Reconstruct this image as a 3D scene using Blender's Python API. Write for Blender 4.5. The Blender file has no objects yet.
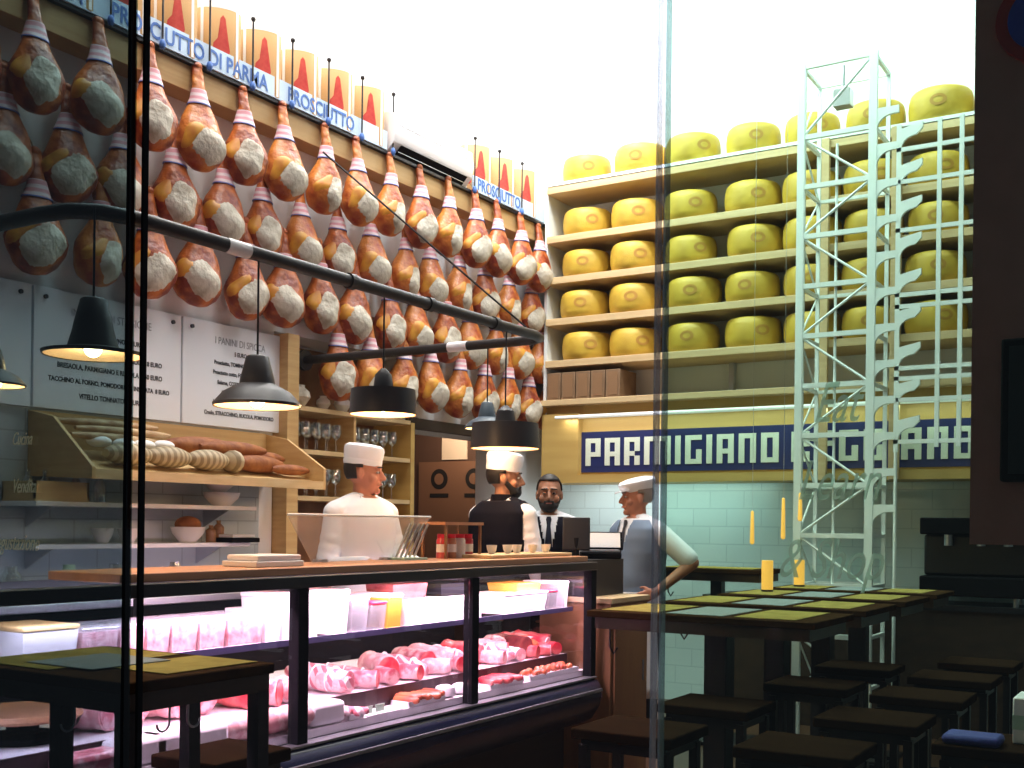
import bpy, bmesh, math, random
from mathutils import Vector, Matrix
random.seed(7)
PI = math.pi
C = bpy.context.scene.collection
sc = bpy.context.scene

# ------------------------------------------------------------------ camera
FPX = 1125.0
U0, V0 = 512.0, 524.0
YAW = math.radians(31.8)
ROLL = math.radians(0.66)
EYE = Vector((0, 0, 1.5))
fwd = Vector((-math.sin(YAW), math.cos(YAW), 0))
r0 = Vector((math.cos(YAW), math.sin(YAW), 0))
u0 = Vector((0, 0, 1))
right = r0 * math.cos(ROLL) + u0 * math.sin(ROLL)
up = u0 * math.cos(ROLL) - r0 * math.sin(ROLL)
cd = bpy.data.cameras.new('camera')
cam = bpy.data.objects.new('camera', cd); C.objects.link(cam)
cd.sensor_fit = 'HORIZONTAL'; cd.sensor_width = 36
cd.lens = FPX / 1024 * 36
cd.shift_x = 0.0; cd.shift_y = (V0 - 384) / 1024
cd.clip_start = 0.02
m = Matrix((right, up, -fwd)).transposed().to_4x4(); m.translation = EYE
cam.matrix_world = m
sc.camera = cam

def ray(u, v):
    return fwd + right * ((u - U0) / FPX) - up * ((v - V0) / FPX)
def W(u, v, x=None, y=None, z=None):
    """the world point seen at photo position u,v lying on a known wall / shelf / table plane"""
    d = ray(u, v)
    if x is not None: t = (x - EYE.x) / d.x
    elif y is not None: t = (y - EYE.y) / d.y
    else: t = (z - EYE.z) / d.z
    return EYE + d * t
def YU(u, x): return W(u, 524, x=x).y
def XU(u, y): return W(u, 524, y=y).x

# ------------------------------------------------------------------ materials
def mat(name, col, rough=.5, metal=0, col2=None, scale=8, lo=.35, hi=.65, detail=4, emit=None, estr=0,
        bump=0, bscale=30, spec=.5, stretch=None, coat=0, sss=0):
    M = bpy.data.materials.new(name); M.use_nodes = True
    nt = M.node_tree; b = nt.nodes['Principled BSDF']
    b.inputs['Base Color'].default_value = (*col, 1)
    b.inputs['Roughness'].default_value = rough
    b.inputs['Metallic'].default_value = metal
    b.inputs['Specular IOR Level'].default_value = spec
    b.inputs['Coat Weight'].default_value = coat
    tc = nt.nodes.new('ShaderNodeTexCoord')
    mp = nt.nodes.new('ShaderNodeMapping')
    nt.links.new(tc.outputs['Object'], mp.inputs['Vector'])
    if stretch: mp.inputs['Scale'].default_value = stretch
    if col2:
        n = nt.nodes.new('ShaderNodeTexNoise'); n.inputs['Scale'].default_value = scale
        n.inputs['Detail'].default_value = detail
        nt.links.new(mp.outputs['Vector'], n.inputs['Vector'])
        r = nt.nodes.new('ShaderNodeValToRGB')
        r.color_ramp.elements[0].position = lo; r.color_ramp.elements[0].color = (*col, 1)
        r.color_ramp.elements[1].position = hi; r.color_ramp.elements[1].color = (*col2, 1)
        nt.links.new(n.outputs['Fac'], r.inputs['Fac'])
        nt.links.new(r.outputs['Color'], b.inputs['Base Color'])
    if bump:
        n2 = nt.nodes.new('ShaderNodeTexNoise'); n2.inputs['Scale'].default_value = bscale
        nt.links.new(mp.outputs['Vector'], n2.inputs['Vector'])
        bp = nt.nodes.new('ShaderNodeBump'); bp.inputs['Strength'].default_value = bump
        bp.inputs['Distance'].default_value = .02
        nt.links.new(n2.outputs['Fac'], bp.inputs['Height'])
        nt.links.new(bp.outputs['Normal'], b.inputs['Normal'])
    if emit:
        b.inputs['Emission Color'].default_value = (*emit, 1)
        b.inputs['Emission Strength'].default_value = estr
    return M

def tilemat(name, c1, c2, mortar, w, h, axis='YZ', rough=.3):
    M = bpy.data.materials.new(name); M.use_nodes = True
    nt = M.node_tree; b = nt.nodes['Principled BSDF']; b.inputs['Roughness'].default_value = rough
    tc = nt.nodes.new('ShaderNodeTexCoord'); sp = nt.nodes.new('ShaderNodeSeparateXYZ'); cb = nt.nodes.new('ShaderNodeCombineXYZ')
    nt.links.new(tc.outputs['Object'], sp.inputs[0])
    nt.links.new(sp.outputs[axis[0]], cb.inputs['X']); nt.links.new(sp.outputs[axis[1]], cb.inputs['Y'])
    br = nt.nodes.new('ShaderNodeTexBrick'); br.inputs['Scale'].default_value = 1
    br.inputs['Brick Width'].default_value = w; br.inputs['Row Height'].default_value = h
    br.inputs['Mortar Size'].default_value = .004
    br.inputs['Color1'].default_value = (*c1, 1); br.inputs['Color2'].default_value = (*c2, 1); br.inputs['Mortar'].default_value = (*mortar, 1)
    nt.links.new(cb.outputs[0], br.inputs['Vector']); nt.links.new(br.outputs['Color'], b.inputs['Base Color'])
    return M

def stripemat(name, c1, c2, freq, axis='Z', rough=.6, c3=None):
    M = bpy.data.materials.new(name); M.use_nodes = True
    nt = M.node_tree; b = nt.nodes['Principled BSDF']; b.inputs['Roughness'].default_value = rough
    tc = nt.nodes.new('ShaderNodeTexCoord'); wv = nt.nodes.new('ShaderNodeTexWave')
    wv.bands_direction = axis; wv.inputs['Scale'].default_value = freq; wv.inputs['Distortion'].default_value = 2.5
    wv.inputs['Detail'].default_value = 1
    nt.links.new(tc.outputs['Object'], wv.inputs['Vector'])
    r = nt.nodes.new('ShaderNodeValToRGB'); r.color_ramp.elements[0].color = (*c1, 1); r.color_ramp.elements[1].color = (*c2, 1)
    r.color_ramp.elements[0].position = .35; r.color_ramp.elements[1].position = .6
    nt.links.new(wv.outputs['Fac'], r.inputs['Fac']); nt.links.new(r.outputs['Color'], b.inputs['Base Color'])
    return M

def glassmat(name, tint=(1, 1, 1), gloss=.06, rough=.0, gcol=(1, 1, 1), frost=0):
    M = bpy.data.materials.new(name); M.use_nodes = True
    nt = M.node_tree; nt.nodes.clear()
    o = nt.nodes.new('ShaderNodeOutputMaterial'); t = nt.nodes.new('ShaderNodeBsdfTransparent')
    g = nt.nodes.new('ShaderNodeBsdfGlossy'); mx = nt.nodes.new('ShaderNodeMixShader')
    t.inputs['Color'].default_value = (*tint, 1); g.inputs['Roughness'].default_value = rough
    g.inputs['Color'].default_value = (*gcol, 1)
    mx.inputs['Fac'].default_value = gloss
    nt.links.new(t.outputs[0], mx.inputs[1]); nt.links.new(g.outputs[0], mx.inputs[2])
    last = mx
    if frost:
        d = nt.nodes.new('ShaderNodeBsdfDiffuse'); d.inputs['Color'].default_value = (.85, .88, .9, 1)
        m2 = nt.nodes.new('ShaderNodeMixShader'); m2.inputs['Fac'].default_value = frost
        nt.links.new(mx.outputs[0], m2.inputs[1]); nt.links.new(d.outputs[0], m2.inputs[2]); last = m2
    nt.links.new(last.outputs[0], o.inputs['Surface'])
    return M

M = {}
M['white_wall'] = mat('white_wall', (.86, .87, .88), .8, col2=(.80, .82, .84), scale=2)
M['ceil'] = mat('ceiling_white', (.9, .9, .9), .9)
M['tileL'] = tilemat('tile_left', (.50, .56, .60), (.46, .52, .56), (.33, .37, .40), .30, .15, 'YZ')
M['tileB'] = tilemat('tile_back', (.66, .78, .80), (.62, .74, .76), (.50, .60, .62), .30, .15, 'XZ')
M['floor'] = tilemat('floor_tile', (.10, .045, .022), (.08, .036, .018), (.04, .02, .012), .6, .6, 'XY', .35)
M['pine'] = mat('pine_wood', (.62, .42, .19), .55, col2=(.50, .31, .12), scale=6, stretch=(1, .15, 6), lo=.3, hi=.75)
M['pineX'] = mat('pine_wood_shelf', (.66, .50, .28), .55, col2=(.54, .38, .19), scale=6, stretch=(.15, 1, 6), lo=.3, hi=.75)
M['panel'] = mat('plywood_panel', (.56, .38, .12), .5, col2=(.48, .31, .09), scale=4, stretch=(.2, 1, 3))
M['brownwood'] = mat('brown_wood', (.30, .15, .06), .5, col2=(.22, .10, .04), scale=6, stretch=(1, 1, .2))
M['counterwood'] = mat('counter_wood', (.55, .27, .14), .4, col2=(.44, .2, .1), scale=5, stretch=(4, .2, 4))
M['darkwood'] = mat('dark_wood', (.045, .024, .014), .5, col2=(.03, .016, .01), scale=6, stretch=(1, .3, 3))
M['tabletop'] = mat('table_top_wood', (.05, .026, .012), .7, spec=0, col2=(.035, .018, .009), scale=6, stretch=(.3, 2, 2))
M['seatwood'] = mat('stool_seat_wood', (.026, .014, .008), .7, spec=0, col2=(.018, .01, .006), scale=6, stretch=(.3, 2, 2))
M['black'] = mat('black_metal', (.012, .012, .016), .4, spec=.4)
M['blackmatt'] = mat('matt_black', (.008, .008, .010), .8, spec=.05)
M['deckedge'] = mat('dark_deck_edge', (.03, .008, .012), .5)
M['pipe'] = mat('dark_pipe', (.022, .018, .018), .45, spec=.4)
M['navy'] = mat('navy_bumper', (.018, .022, .06), .25, spec=.6)
M['steel'] = mat('steel', (.55, .56, .6), .3, metal=.9)
M['whitemetal'] = mat('white_paint_metal', (.82, .88, .88), .45)
M['purpleedge'] = mat('shelf_edge_steel', (.10, .09, .20), .3, metal=.5)
M['deck'] = mat('white_deck', (.85, .80, .84), .4)
M['skin_ham'] = mat('ham_rind', (.58, .16, .03), .42, col2=(.20, .025, .01), scale=9, lo=.40, hi=.62, bump=.5, bscale=25, coat=.08)
M['skin_ham2'] = mat('ham_rind_golden', (.62, .22, .04), .42, col2=(.30, .04, .012), scale=8, lo=.42, hi=.66, bump=.5, bscale=25, coat=.08)
M['fat'] = mat('ham_lard', (.62, .58, .49), .6, col2=(.26, .21, .15), scale=11, lo=.42, hi=.72, bump=.4, bscale=40)
M['goldfat'] = mat('ham_golden_fat', (.66, .34, .04), .45, col2=(.5, .17, .03), scale=12)
M['band'] = stripemat('ham_band', (.80, .66, .70), (.74, .34, .40), 8)
M['bandblue'] = mat('band_blue', (.12, .18, .5), .6)
M['cord'] = mat('cord', (.35, .26, .16), .8)
M['cheese'] = mat('cheese_rind', (.60, .41, .045), .5, col2=(.48, .31, .035), scale=5, bump=.15, bscale=18)
M['stamp'] = mat('cheese_stamp', (.42, .22, .03), .6)
M['signblue'] = mat('sign_blue', (.012, .02, .10), .4)
M['signletter'] = mat('sign_letter', (.62, .68, .58), .5)
M['board'] = mat('menu_board', (.86, .92, 1.0), .5)
M['ink'] = mat('menu_ink', (.06, .07, .09), .7)
M['inkgrey'] = mat('menu_title_ink', (.32, .36, .42), .7)
M['white'] = mat('white_plastic', (.82, .80, .82), .4)
M['paper'] = mat('white_paper', (.8, .8, .8), .8)
M['cloth'] = mat('white_cotton', (.80, .83, .88), .8, bump=.15, bscale=12)
M['capcloth'] = mat('white_cap_cotton', (.84, .86, .92), .8)
M['canister'] = mat('canister_tan', (.66, .38, .15), .5)
M['canwhite'] = mat('canister_white', (.9, .88, .84), .4)
M['redprint'] = mat('red_print', (.50, .02, .015), .6, col2=(.62, .07, .04), scale=18)
M['bluestrip'] = mat('blue_letters', (.06, .16, .48), .6)
M['stripwhite'] = mat('strip_white', (.52, .66, .82), .5)
M['skin'] = mat('skin', (.52, .24, .15), .5, spec=.3)
M['skin_red'] = mat('skin_ruddy', (.47, .21, .135), .5, spec=.3)
M['skin_dark'] = mat('skin_olive', (.38, .19, .12), .5, spec=.3)
M['hair'] = mat('black_hair', (.012, .009, .008), .6)
M['greyhair'] = mat('grey_hair', (.25, .22, .2), .7)
M['vest'] = mat('dark_vest', (.006, .006, .012), .8, spec=.1)
M['bluevest'] = mat('blue_grey_vest', (.14, .20, .29), .7)
M['trousers'] = mat('black_trousers', (.012, .012, .015), .8)
M['shoe'] = mat('black_shoes', (.01, .01, .01), .4)
M['tie'] = mat('dark_tie', (.008, .012, .03), .5)
M['eye'] = mat('eye_white', (.42, .38, .36), .6, spec=.1)
M['iris'] = mat('iris_dark', (.02, .012, .01), .2)
M['lips'] = mat('lips', (.35, .11, .09), .5)
M['meat'] = mat('pink_meat', (.55, .11, .15), .35, col2=(.78, .48, .50), scale=22, lo=.42, hi=.58, coat=.3)
M['mince'] = mat('pink_mince', (.50, .20, .24), .5, col2=(.75, .55, .58), scale=30)
M['redmeat'] = mat('red_meat', (.52, .03, .05), .35, col2=(.68, .16, .15), scale=18, lo=.45, hi=.65, coat=.3)
M['darkmeat'] = mat('dark_cured_meat', (.14, .02, .025), .4, col2=(.28, .06, .05), scale=14)
M['salami'] = stripemat('netted_salami', (.58, .16, .20), (.80, .60, .62), 9, 'DIAGONAL')
M['mortadella'] = mat('mortadella', (.74, .36, .38), .45, col2=(.9, .62, .62), scale=30, lo=.5, hi=.62)
M['sausage'] = mat('orange_sausage', (.62, .18, .07), .4, col2=(.42, .07, .04), scale=12, coat=.3)
M['clear'] = glassmat('clear_plastic', (.93, .92, .95), .12, .1, frost=.18)
M['redlid'] = mat('red_lid', (.70, .02, .06), .4)
M['yellow'] = mat('yellow_plastic', (.62, .32, .04), .4)
M['kraft'] = mat('brown_card', (.24, .13, .06), .8)
M['crate'] = mat('box_wood', (.25, .15, .08), .7, col2=(.19, .11, .055), scale=8)
M['bread'] = mat('brown_bread', (.34, .12, .03), .7, col2=(.20, .055, .014), scale=14, bump=.3)
M['paleb'] = stripemat('scored_loaf', (.44, .36, .23), (.24, .18, .10), 8, 'Y')
M['baguette'] = mat('baguette_crust', (.30, .17, .08), .7, col2=(.5, .36, .2), scale=12)
M['mat_yellow'] = mat('straw_placemat', (.34, .27, .08), .9, spec=0, col2=(.26, .20, .06), scale=12)
M['mat_grey'] = mat('grey_paper_mat', (.24, .27, .27), .9, spec=0)
M['lampblack'] = mat('lamp_shade_dark', (.03, .028, .03), .45, spec=.5)
M['lampin'] = mat('lamp_shade_inner', (.75, .5, .3), .6)
M['lampgrey'] = mat('lamp_shade_bluegrey', (.06, .09, .12), .45)
M['bulb'] = mat('lit_bulb', (1, .9, .7), .5, emit=(1, .66, .34), estr=60)
M['tube'] = mat('case_tube', (1, .9, 1), .5, emit=(1, .68, .93), estr=6)
M['whitetube'] = mat('white_light_tube', (1, 1, 1), .5, emit=(.9, 1, .95), estr=.45)
M['amber'] = mat('amber_reflection', (1, .5, .1), .5, emit=(1, .42, .08), estr=1.2)  # glow of the orange window reflections, put into a material
M['doorlight'] = mat('passage_lamp', (1, 1, 1), .5, emit=(1, .95, .85), estr=6)
M['maroon'] = mat('dark_maroon_wall', (.42, .20, .18), .8, spec=0, col2=(.38, .18, .16), scale=10)
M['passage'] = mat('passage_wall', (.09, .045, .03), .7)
M['passlit'] = mat('passage_lit_patch', (.75, .62, .5), .7)
M['poster'] = mat('poster_brown', (.20, .10, .06), .6)
M['posterink'] = mat('poster_black', (.01, .008, .008), .6)
M['signred'] = mat('sign_red', (.35, .01, .015), .5)
M['signblue2'] = mat('sign_royal', (.03, .04, .35), .5)
def scriptmat(name, tint, tr):
    m_ = bpy.data.materials.new(name); m_.use_nodes = True; nt = m_.node_tree; nt.nodes.clear()
    o = nt.nodes.new('ShaderNodeOutputMaterial'); a = nt.nodes.new('ShaderNodeBsdfTransparent'); t_ = nt.nodes.new('ShaderNodeBsdfTranslucent'); mx = nt.nodes.new('ShaderNodeMixShader')
    a.inputs[0].default_value = (*tint, 1); t_.inputs[0].default_value = (*tr, 1); mx.inputs[0].default_value = .35
    nt.links.new(a.outputs[0], mx.inputs[1]); nt.links.new(t_.outputs[0], mx.inputs[2]); nt.links.new(mx.outputs[0], o.inputs[0]); return m_
M['script'] = scriptmat('etched_script', (.62, .72, .66), (.85, .95, .9)); M['script2'] = scriptmat('etched_script_left', (.8, .75, .65), (.9, .85, .7))
M['paneL'] = glassmat('pane_left', (.46, .56, .58), .05)
M['paneM'] = glassmat('pane_mid', (.985, .985, .985), .02)
M['paneR'] = glassmat('pane_right', (.72, .87, .80), .03)
M['caseglass'] = glassmat('case_glass', (.97, .96, .98), .05)
M['wineglass'] = glassmat('wine_glass', (.86, .90, .92), .30, .05)
M['guard'] = glassmat('glass_guard', (.86, .90, .92), .08, frost=.16)
M['jointglass'] = glassmat('joint_edge', (.70, .72, .78), .2, .2, frost=.2)
M['green'] = mat('pale_green_print', (.45, .62, .48), .6)
M['blue'] = mat('blue_cloth', (.02, .03, .22), .7)

# ------------------------------------------------------------------ mesh builder
class MB:
    def __init__(s): s.bm = bmesh.new()
    def box(s, x0, x1, y0, y1, z0, z1, mtx=None):
        a, b = (min(x0, x1), max(x0, x1)); c, d = (min(y0, y1), max(y0, y1)); e, f = (min(z0, z1), max(z0, z1))
        v = [Vector((x, y, z)) for z in (e, f) for y in (c, d) for x in (a, b)]
        if mtx is not None: v = [mtx @ p for p in v]
        v = [s.bm.verts.new(p) for p in v]
        for q in ((0, 2, 3, 1), (4, 5, 7, 6), (0, 1, 5, 4), (2, 6, 7, 3), (0, 4, 6, 2), (1, 3, 7, 5)):
            s.bm.faces.new([v[i] for i in q])
        return s
    def rings(s, rings, cap=True, closed=True):
        R = [[s.bm.verts.new(p) for p in r] for r in rings]
        n = len(R[0])
        for i in range(len(R) - 1):
            for j in range(n if closed else n - 1):
                k = (j + 1) % n
                s.bm.faces.new((R[i][j], R[i][k], R[i + 1][k], R[i + 1][j]))
        if cap and closed:
            s.bm.faces.new(list(reversed(R[0]))); s.bm.faces.new(R[-1])
        return s
    def frame(s, d):
        d = Vector(d).normalized()
        a = Vector((0, 0, 1)) if abs(d.z) < .9 else Vector((1, 0, 0))
        x = d.cross(a).normalized(); return x, d.cross(x).normalized()
    def cyl(s, p1, p2, r, r2=None, seg=12, cap=True):
        p1, p2 = Vector(p1), Vector(p2); x, y = s.frame(p2 - p1); r2 = r if r2 is None else r2
        return s.rings([[p + (x * math.cos(t) + y * math.sin(t)) * q for t in [2 * PI * i / seg for i in range(seg)]] for p, q in ((p1, r), (p2, r2))], cap)
    def tube(s, pts, r, seg=8):
        pts = [Vector(p) for p in pts]; rr = []
        x = None
        for i, p in enumerate(pts):
            d = (pts[min(i + 1, len(pts) - 1)] - pts[max(i - 1, 0)]).normalized()
            if x is None: x, y = s.frame(d)
            x = (x - d * x.dot(d)).normalized(); y = d.cross(x)
            q = r[i] if isinstance(r, (list, tuple)) else r
            rr.append([p + (x * math.cos(t) + y * math.sin(t)) * q for t in [2 * PI * k / seg for k in range(seg)]])
        return s.rings(rr)
    def capsule(s, p1, r1, p2, r2, seg=14, flat=None):
        p1, p2 = Vector(p1), Vector(p2); d = (p2 - p1)
        L = d.length; d = d.normalized() if L > 1e-6 else Vector((0, 0, 1)); x, y = s.frame(d)
        rr = []
        for a in (-80, -55, -30, 0): a = math.radians(a); rr.append((p1 + d * r1 * math.sin(a), r1 * math.cos(a)))
        for a in (0, 30, 55, 80): a = math.radians(a); rr.append((p2 + d * r2 * math.sin(a), r2 * math.cos(a)))
        return s.rings([[p + (x * math.cos(t) + y * math.sin(t)) * q for t in [2 * PI * i / seg for i in range(seg)]] for p, q in rr])
    def lathe(s, prof, c=(0, 0, 0), seg=24, sx=1, sy=1, cap=True, mtx=None):
        c = Vector(c)
        R = [[c + Vector((r * math.cos(t) * sx, r * math.sin(t) * sy, z)) for t in [2 * PI * i / seg for i in range(seg)]] for r, z in prof]
        if mtx is not None: R = [[mtx @ p for p in r] for r in R]
        return s.rings(R, cap)
    def ball(s, c, rx, ry=None, rz=None, seg=16, n=10, mtx=None):
        ry = rx if ry is None else ry; rz = rx if rz is None else rz
        pr = [(math.sin(PI * (i + .15) / (n + .3)), -math.cos(PI * (i + .15) / (n + .3))) for i in range(n + 1)]
        c = Vector(c)
        R = [[Vector((r * math.cos(t) * rx, r * math.sin(t) * ry, z * rz)) for t in [2 * PI * i / seg for i in range(seg)]] for r, z in pr]
        if mtx is not None: R = [[mtx @ p for p in r] for r in R]
        return s.rings([[p + c for p in r] for r in R])
    def prism(s, pts, off):
        off = Vector(off); a = [s.bm.verts.new(Vector(p)) for p in pts]; b = [s.bm.verts.new(Vector(p) + off) for p in pts]
        n = len(a); s.bm.faces.new(list(reversed(a))); s.bm.faces.new(b)
        for i in range(n): s.bm.faces.new((a[i], a[(i + 1) % n], b[(i + 1) % n], b[i]))
        return s
    def build(s, name, m_, parent=None, smooth=True, bevel=0, loc=None, angle=40):
        bmesh.ops.recalc_face_normals(s.bm, faces=s.bm.faces)
        me = bpy.data.meshes.new(name); s.bm.to_mesh(me); s.bm.free()
        me.materials.append(M[m_] if isinstance(m_, str) else m_)
        if smooth:
            me.shade_smooth(); me.set_sharp_from_angle(angle=math.radians(angle))
        o = bpy.data.objects.new(name, me); C.objects.link(o)
        if parent: o.parent = parent
        if loc is not None: o.location = loc
        if bevel:
            b = o.modifiers.new('bevel', 'BEVEL'); b.width = bevel; b.segments = 2; b.limit_method = 'ANGLE'
        return o

def tag(o, label=None, cat=None, group=None, kind=None):
    if label: o['label'] = label
    if cat: o['category'] = cat
    if group: o['group'] = group
    if kind: o['kind'] = kind
    return o
def thing(name, loc, label, cat, group=None, rz=0):
    o = bpy.data.objects.new(name, None); C.objects.link(o); o.empty_display_size = .1
    o.location = loc; o.rotation_euler = (0, 0, rz)
    return tag(o, label, cat, group)
def struct(name, mb, m_, smooth=False, bevel=0):
    return tag(mb.build(name, m_, smooth=smooth, bevel=bevel), kind='structure')
def dup(root, loc, rz=0, label=None, group=None, scale=None):
    r = root.copy(); C.objects.link(r); r.location = loc; r.rotation_euler = (0, 0, rz)
    if label: r['label'] = label
    if group: r['group'] = group
    if scale: r.scale = scale
    for ch in list(root.children):
        c = ch.copy(); C.objects.link(c); c.parent = r
        for g in ch.children:
            d = g.copy(); C.objects.link(d); d.parent = c
    return r
def text_mesh(name, s, size, m_, parent=None, mtx=None, extrude=.002, align='LEFT', shear=0, bold=0, sx=1):
    cu = bpy.data.curves.new('t', 'FONT'); cu.body = s; cu.size = size; cu.extrude = extrude
    cu.align_x = align; cu.shear = shear; cu.offset = bold; cu.resolution_u = 3
    o = bpy.data.objects.new('t', cu); C.objects.link(o)
    dg = bpy.context.evaluated_depsgraph_get()
    me = bpy.data.meshes.new_from_object(o.evaluated_get(dg)); bpy.data.objects.remove(o)
    if sx != 1: me.transform(Matrix.Diagonal((sx, 1, 1, 1)))
    if mtx is not None: me.transform(mtx)
    me.materials.clear(); me.materials.append(M[m_])
    o = bpy.data.objects.new(name, me); C.objects.link(o)
    if parent: o.parent = parent
    return o
def basis(x, y, z, o):
    mm = Matrix((Vector(x), Vector(y), Vector(z))).transposed().to_4x4(); mm.translation = Vector(o); return mm
ORD = ['first', 'second', 'third', 'fourth', 'fifth', 'sixth', 'seventh', 'eighth', 'ninth', 'tenth', 'eleventh', 'twelfth',
       'thirteenth', 'fourteenth', 'fifteenth', 'sixteenth', 'seventeenth', 'eighteenth', 'nineteenth', 'twentieth']

# ------------------------------------------------------------------ setting
XL, YB, ZC = -5.2, 9.0, 7.2
struct('floor', MB().box(-7.5, 3, -1, 9.3, -.1, 0), 'floor')
b = MB(); b.box(XL - .30, XL, 1.2, 5.41, 0, ZC); b.box(XL - .30, XL, 5.41, 6.81, 2.74, ZC); b.box(XL - .30, XL - .28, 5.41, 6.81, 0, 2.74); b.box(XL - .30, XL, 6.81, 6.86, 0, ZC); b.box(XL - .30, XL, 6.86, 8.25, 2.22, ZC); b.box(XL - .30, XL, 8.25, 9.15, 0, ZC)
struct('wall_left', b, 'white_wall')
struct('wall_back', MB().box(XL, 3, YB, YB + .15, 0, ZC), 'white_wall')
struct('ceiling', MB().box(XL - .15, 3, 1.2, 9.15, ZC, ZC + .15), 'ceil')
struct('wall_right', MB().box(-.545, 1.6, 3.2, 3.42, 1.46, 4.6), 'maroon')
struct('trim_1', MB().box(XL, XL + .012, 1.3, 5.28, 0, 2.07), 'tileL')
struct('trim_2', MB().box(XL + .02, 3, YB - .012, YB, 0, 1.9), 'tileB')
# passage seen through the doorway
b = MB(); b.box(-7.4, -7.3, 6.3, 9.1, 0, 2.9); b.box(-7.3, XL - .3, 9.0, 9.1, 0, 2.9); b.box(-7.3, XL - .3, 6.3, 6.4, 0, 2.9)
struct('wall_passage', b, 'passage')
struct('wall_passage_lit_patch', MB().box(XU(441, 8.985), XU(466, 8.985), 8.985, 8.999, 2.12, 2.42), 'passlit')  # pale panel puts the lit patch of the end wall into colour
struct('ceiling_passage', MB().box(-7.4, XL - .3, 6.3, 9.1, 2.9, 3.0), 'passage')
b = MB(); b.box(XL - .02, XL + .05, 6.83, 6.89, 0, 2.27); b.box(XL - .02, XL + .05, 8.25, 8.33, 0, 2.27); b.box(XL - .02, XL + .05, 6.83, 8.33, 2.22, 2.30)
struct('trim_doorway', b, 'darkwood')

# storefront glass, one metre in front of the lens
def pane(name, ua, ub, m_, z0=.02, z1=3.4):
    xa = XU(ua, 1.0); xb = XU(ub, 1.0)
    return struct(name, MB().box(xa, xb, 1.0, 1.008, z0, z1), m_)
w1 = pane('window_1', -700, 127, 'paneL'); w2 = pane('window_2', 139, 654, 'paneM'); w3 = pane('window_3', 661, 1500, 'paneR')
b = MB()
for uu, w in ((124.2, .0052), (138.6, .0034)):
    x = XU(uu, 1.0); b.box(x - w / 2, x + w / 2, .9995, 1.0085, 0, 3.4)
b.box(XU(-700, 1.0), XU(1500, 1.0), .98, 1.03, 3.4, 3.5); b.box(XU(-700, 1.0), XU(1500, 1.0), .98, 1.03, 0, .02)
struct('trim_window_bars', b, 'blackmatt')
b = MB()
for uu in (653.5, 661.5):
    x = XU(uu, 1.0); b.box(x - .0013, x + .0013, .999, 1.009, .02, 3.4)
struct('trim_glass_joint', b, 'jointglass')

def script(txt, u, v, px, m_, label):
    p = W(u, v, y=1.012)
    size = px / FPX * 1.25
    o = text_mesh('script_lettering', txt, size, m_, mtx=basis((1, 0, 0), (0, 0, 1), (0, -1, 0), (0, 0, 0)), extrude=.0004, shear=.45, sx=.62)
    o.location = (p.x, .9955, p.z)
    return tag(o, label, 'lettering', 'script words on the shop window')
script('Eat', 818, 424, 46, 'script', 'grey-green script word Eat on the window glass')
script('Learn', 802, 500, 46, 'script', 'grey-green script word Learn on the window glass')
script('& Shop', 783, 576, 46, 'script', 'grey-green script words & Shop on the window glass')
script('Cucina', 22, 446, 24, 'script2', 'faint script word Cucina at top of left window lettering')
script('Vendita', 22, 493, 26, 'script2', 'faint script word Vendita in middle of left window lettering')
script('Degustazione', 0, 549, 30, 'script2', 'faint script word Degustazione at bottom of left window lettering')

# ------------------------------------------------------------------ ham rail and hams
t = thing('ham_rail', (-5.1, 5.7, 3.98), 'long pale wooden beam on the left wall carrying the top row of hams', 'beam')
MB().box(-.10, .06, -3.6, 3.27, 0, .15).build('beam', 'pine', t, bevel=.004)
MB().box(-.10, .09, -3.6, 3.27, .15, .17).build('ledge', 'black', t)
t = thing('ledge_sign', (-5.0, 5.7, 4.152), 'long white strip with blue lettering on the ledge above the hams', 'sign')
MB().box(-.012, 0, -3.2, .62, 0, .13).build('strip', 'stripwhite', t)
MB().box(-.012, 0, 1.72, 2.85, 0, .12).build('strip', 'stripwhite', t)
for k, (s_, y0) in enumerate((('PROSCIUTTO DI PARMA', -3.1), ('PROSCIUTTO DI PARMA', -1.75), ('PROSCIUTTO', -.4), ('PROSCIUTTO', 1.78))):
    text_mesh('lettering', s_, .13, 'bluestrip', t, basis((0, 1, 0), (0, 0, 1), (1, 0, 0), (.002, y0, .02)), extrude=.001, bold=.002, sx=.83)

def ham_surface(tt, th, v):
    # tt 0..1 bottom to shank end ; returns point
    prof = [(0, .0), (.012, .06), (.05, .115), (.11, .148), (.17, .155), (.23, .14), (.29, .112), (.35, .08), (.41, .055), (.47, .042), (.53, .036), (.58, .034), (.615, .03)]
    z = tt * .615
    for i in range(len(prof) - 1):
        if z <= prof[i + 1][0] + 1e-9:
            a, bb = prof[i], prof[i + 1]; f = (z - a[0]) / (bb[0] - a[0]); f2 = f
            r = a[1] + (bb[1] - a[1]) * f2; break
    bend = v['bend'] * math.sin(min(1, z / .5) * PI * .5) ** 2
    bul = 1 + .10 * math.sin(th + v['ph']) * (1 - tt) + .05 * math.sin(2 * th + 3 * z * 10 + v['ph'])
    return Vector((r * bul * .68 * math.cos(th) - .18 * max(0, z - .47), r * bul * v['w'] * math.sin(th) + bend, z))

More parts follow.
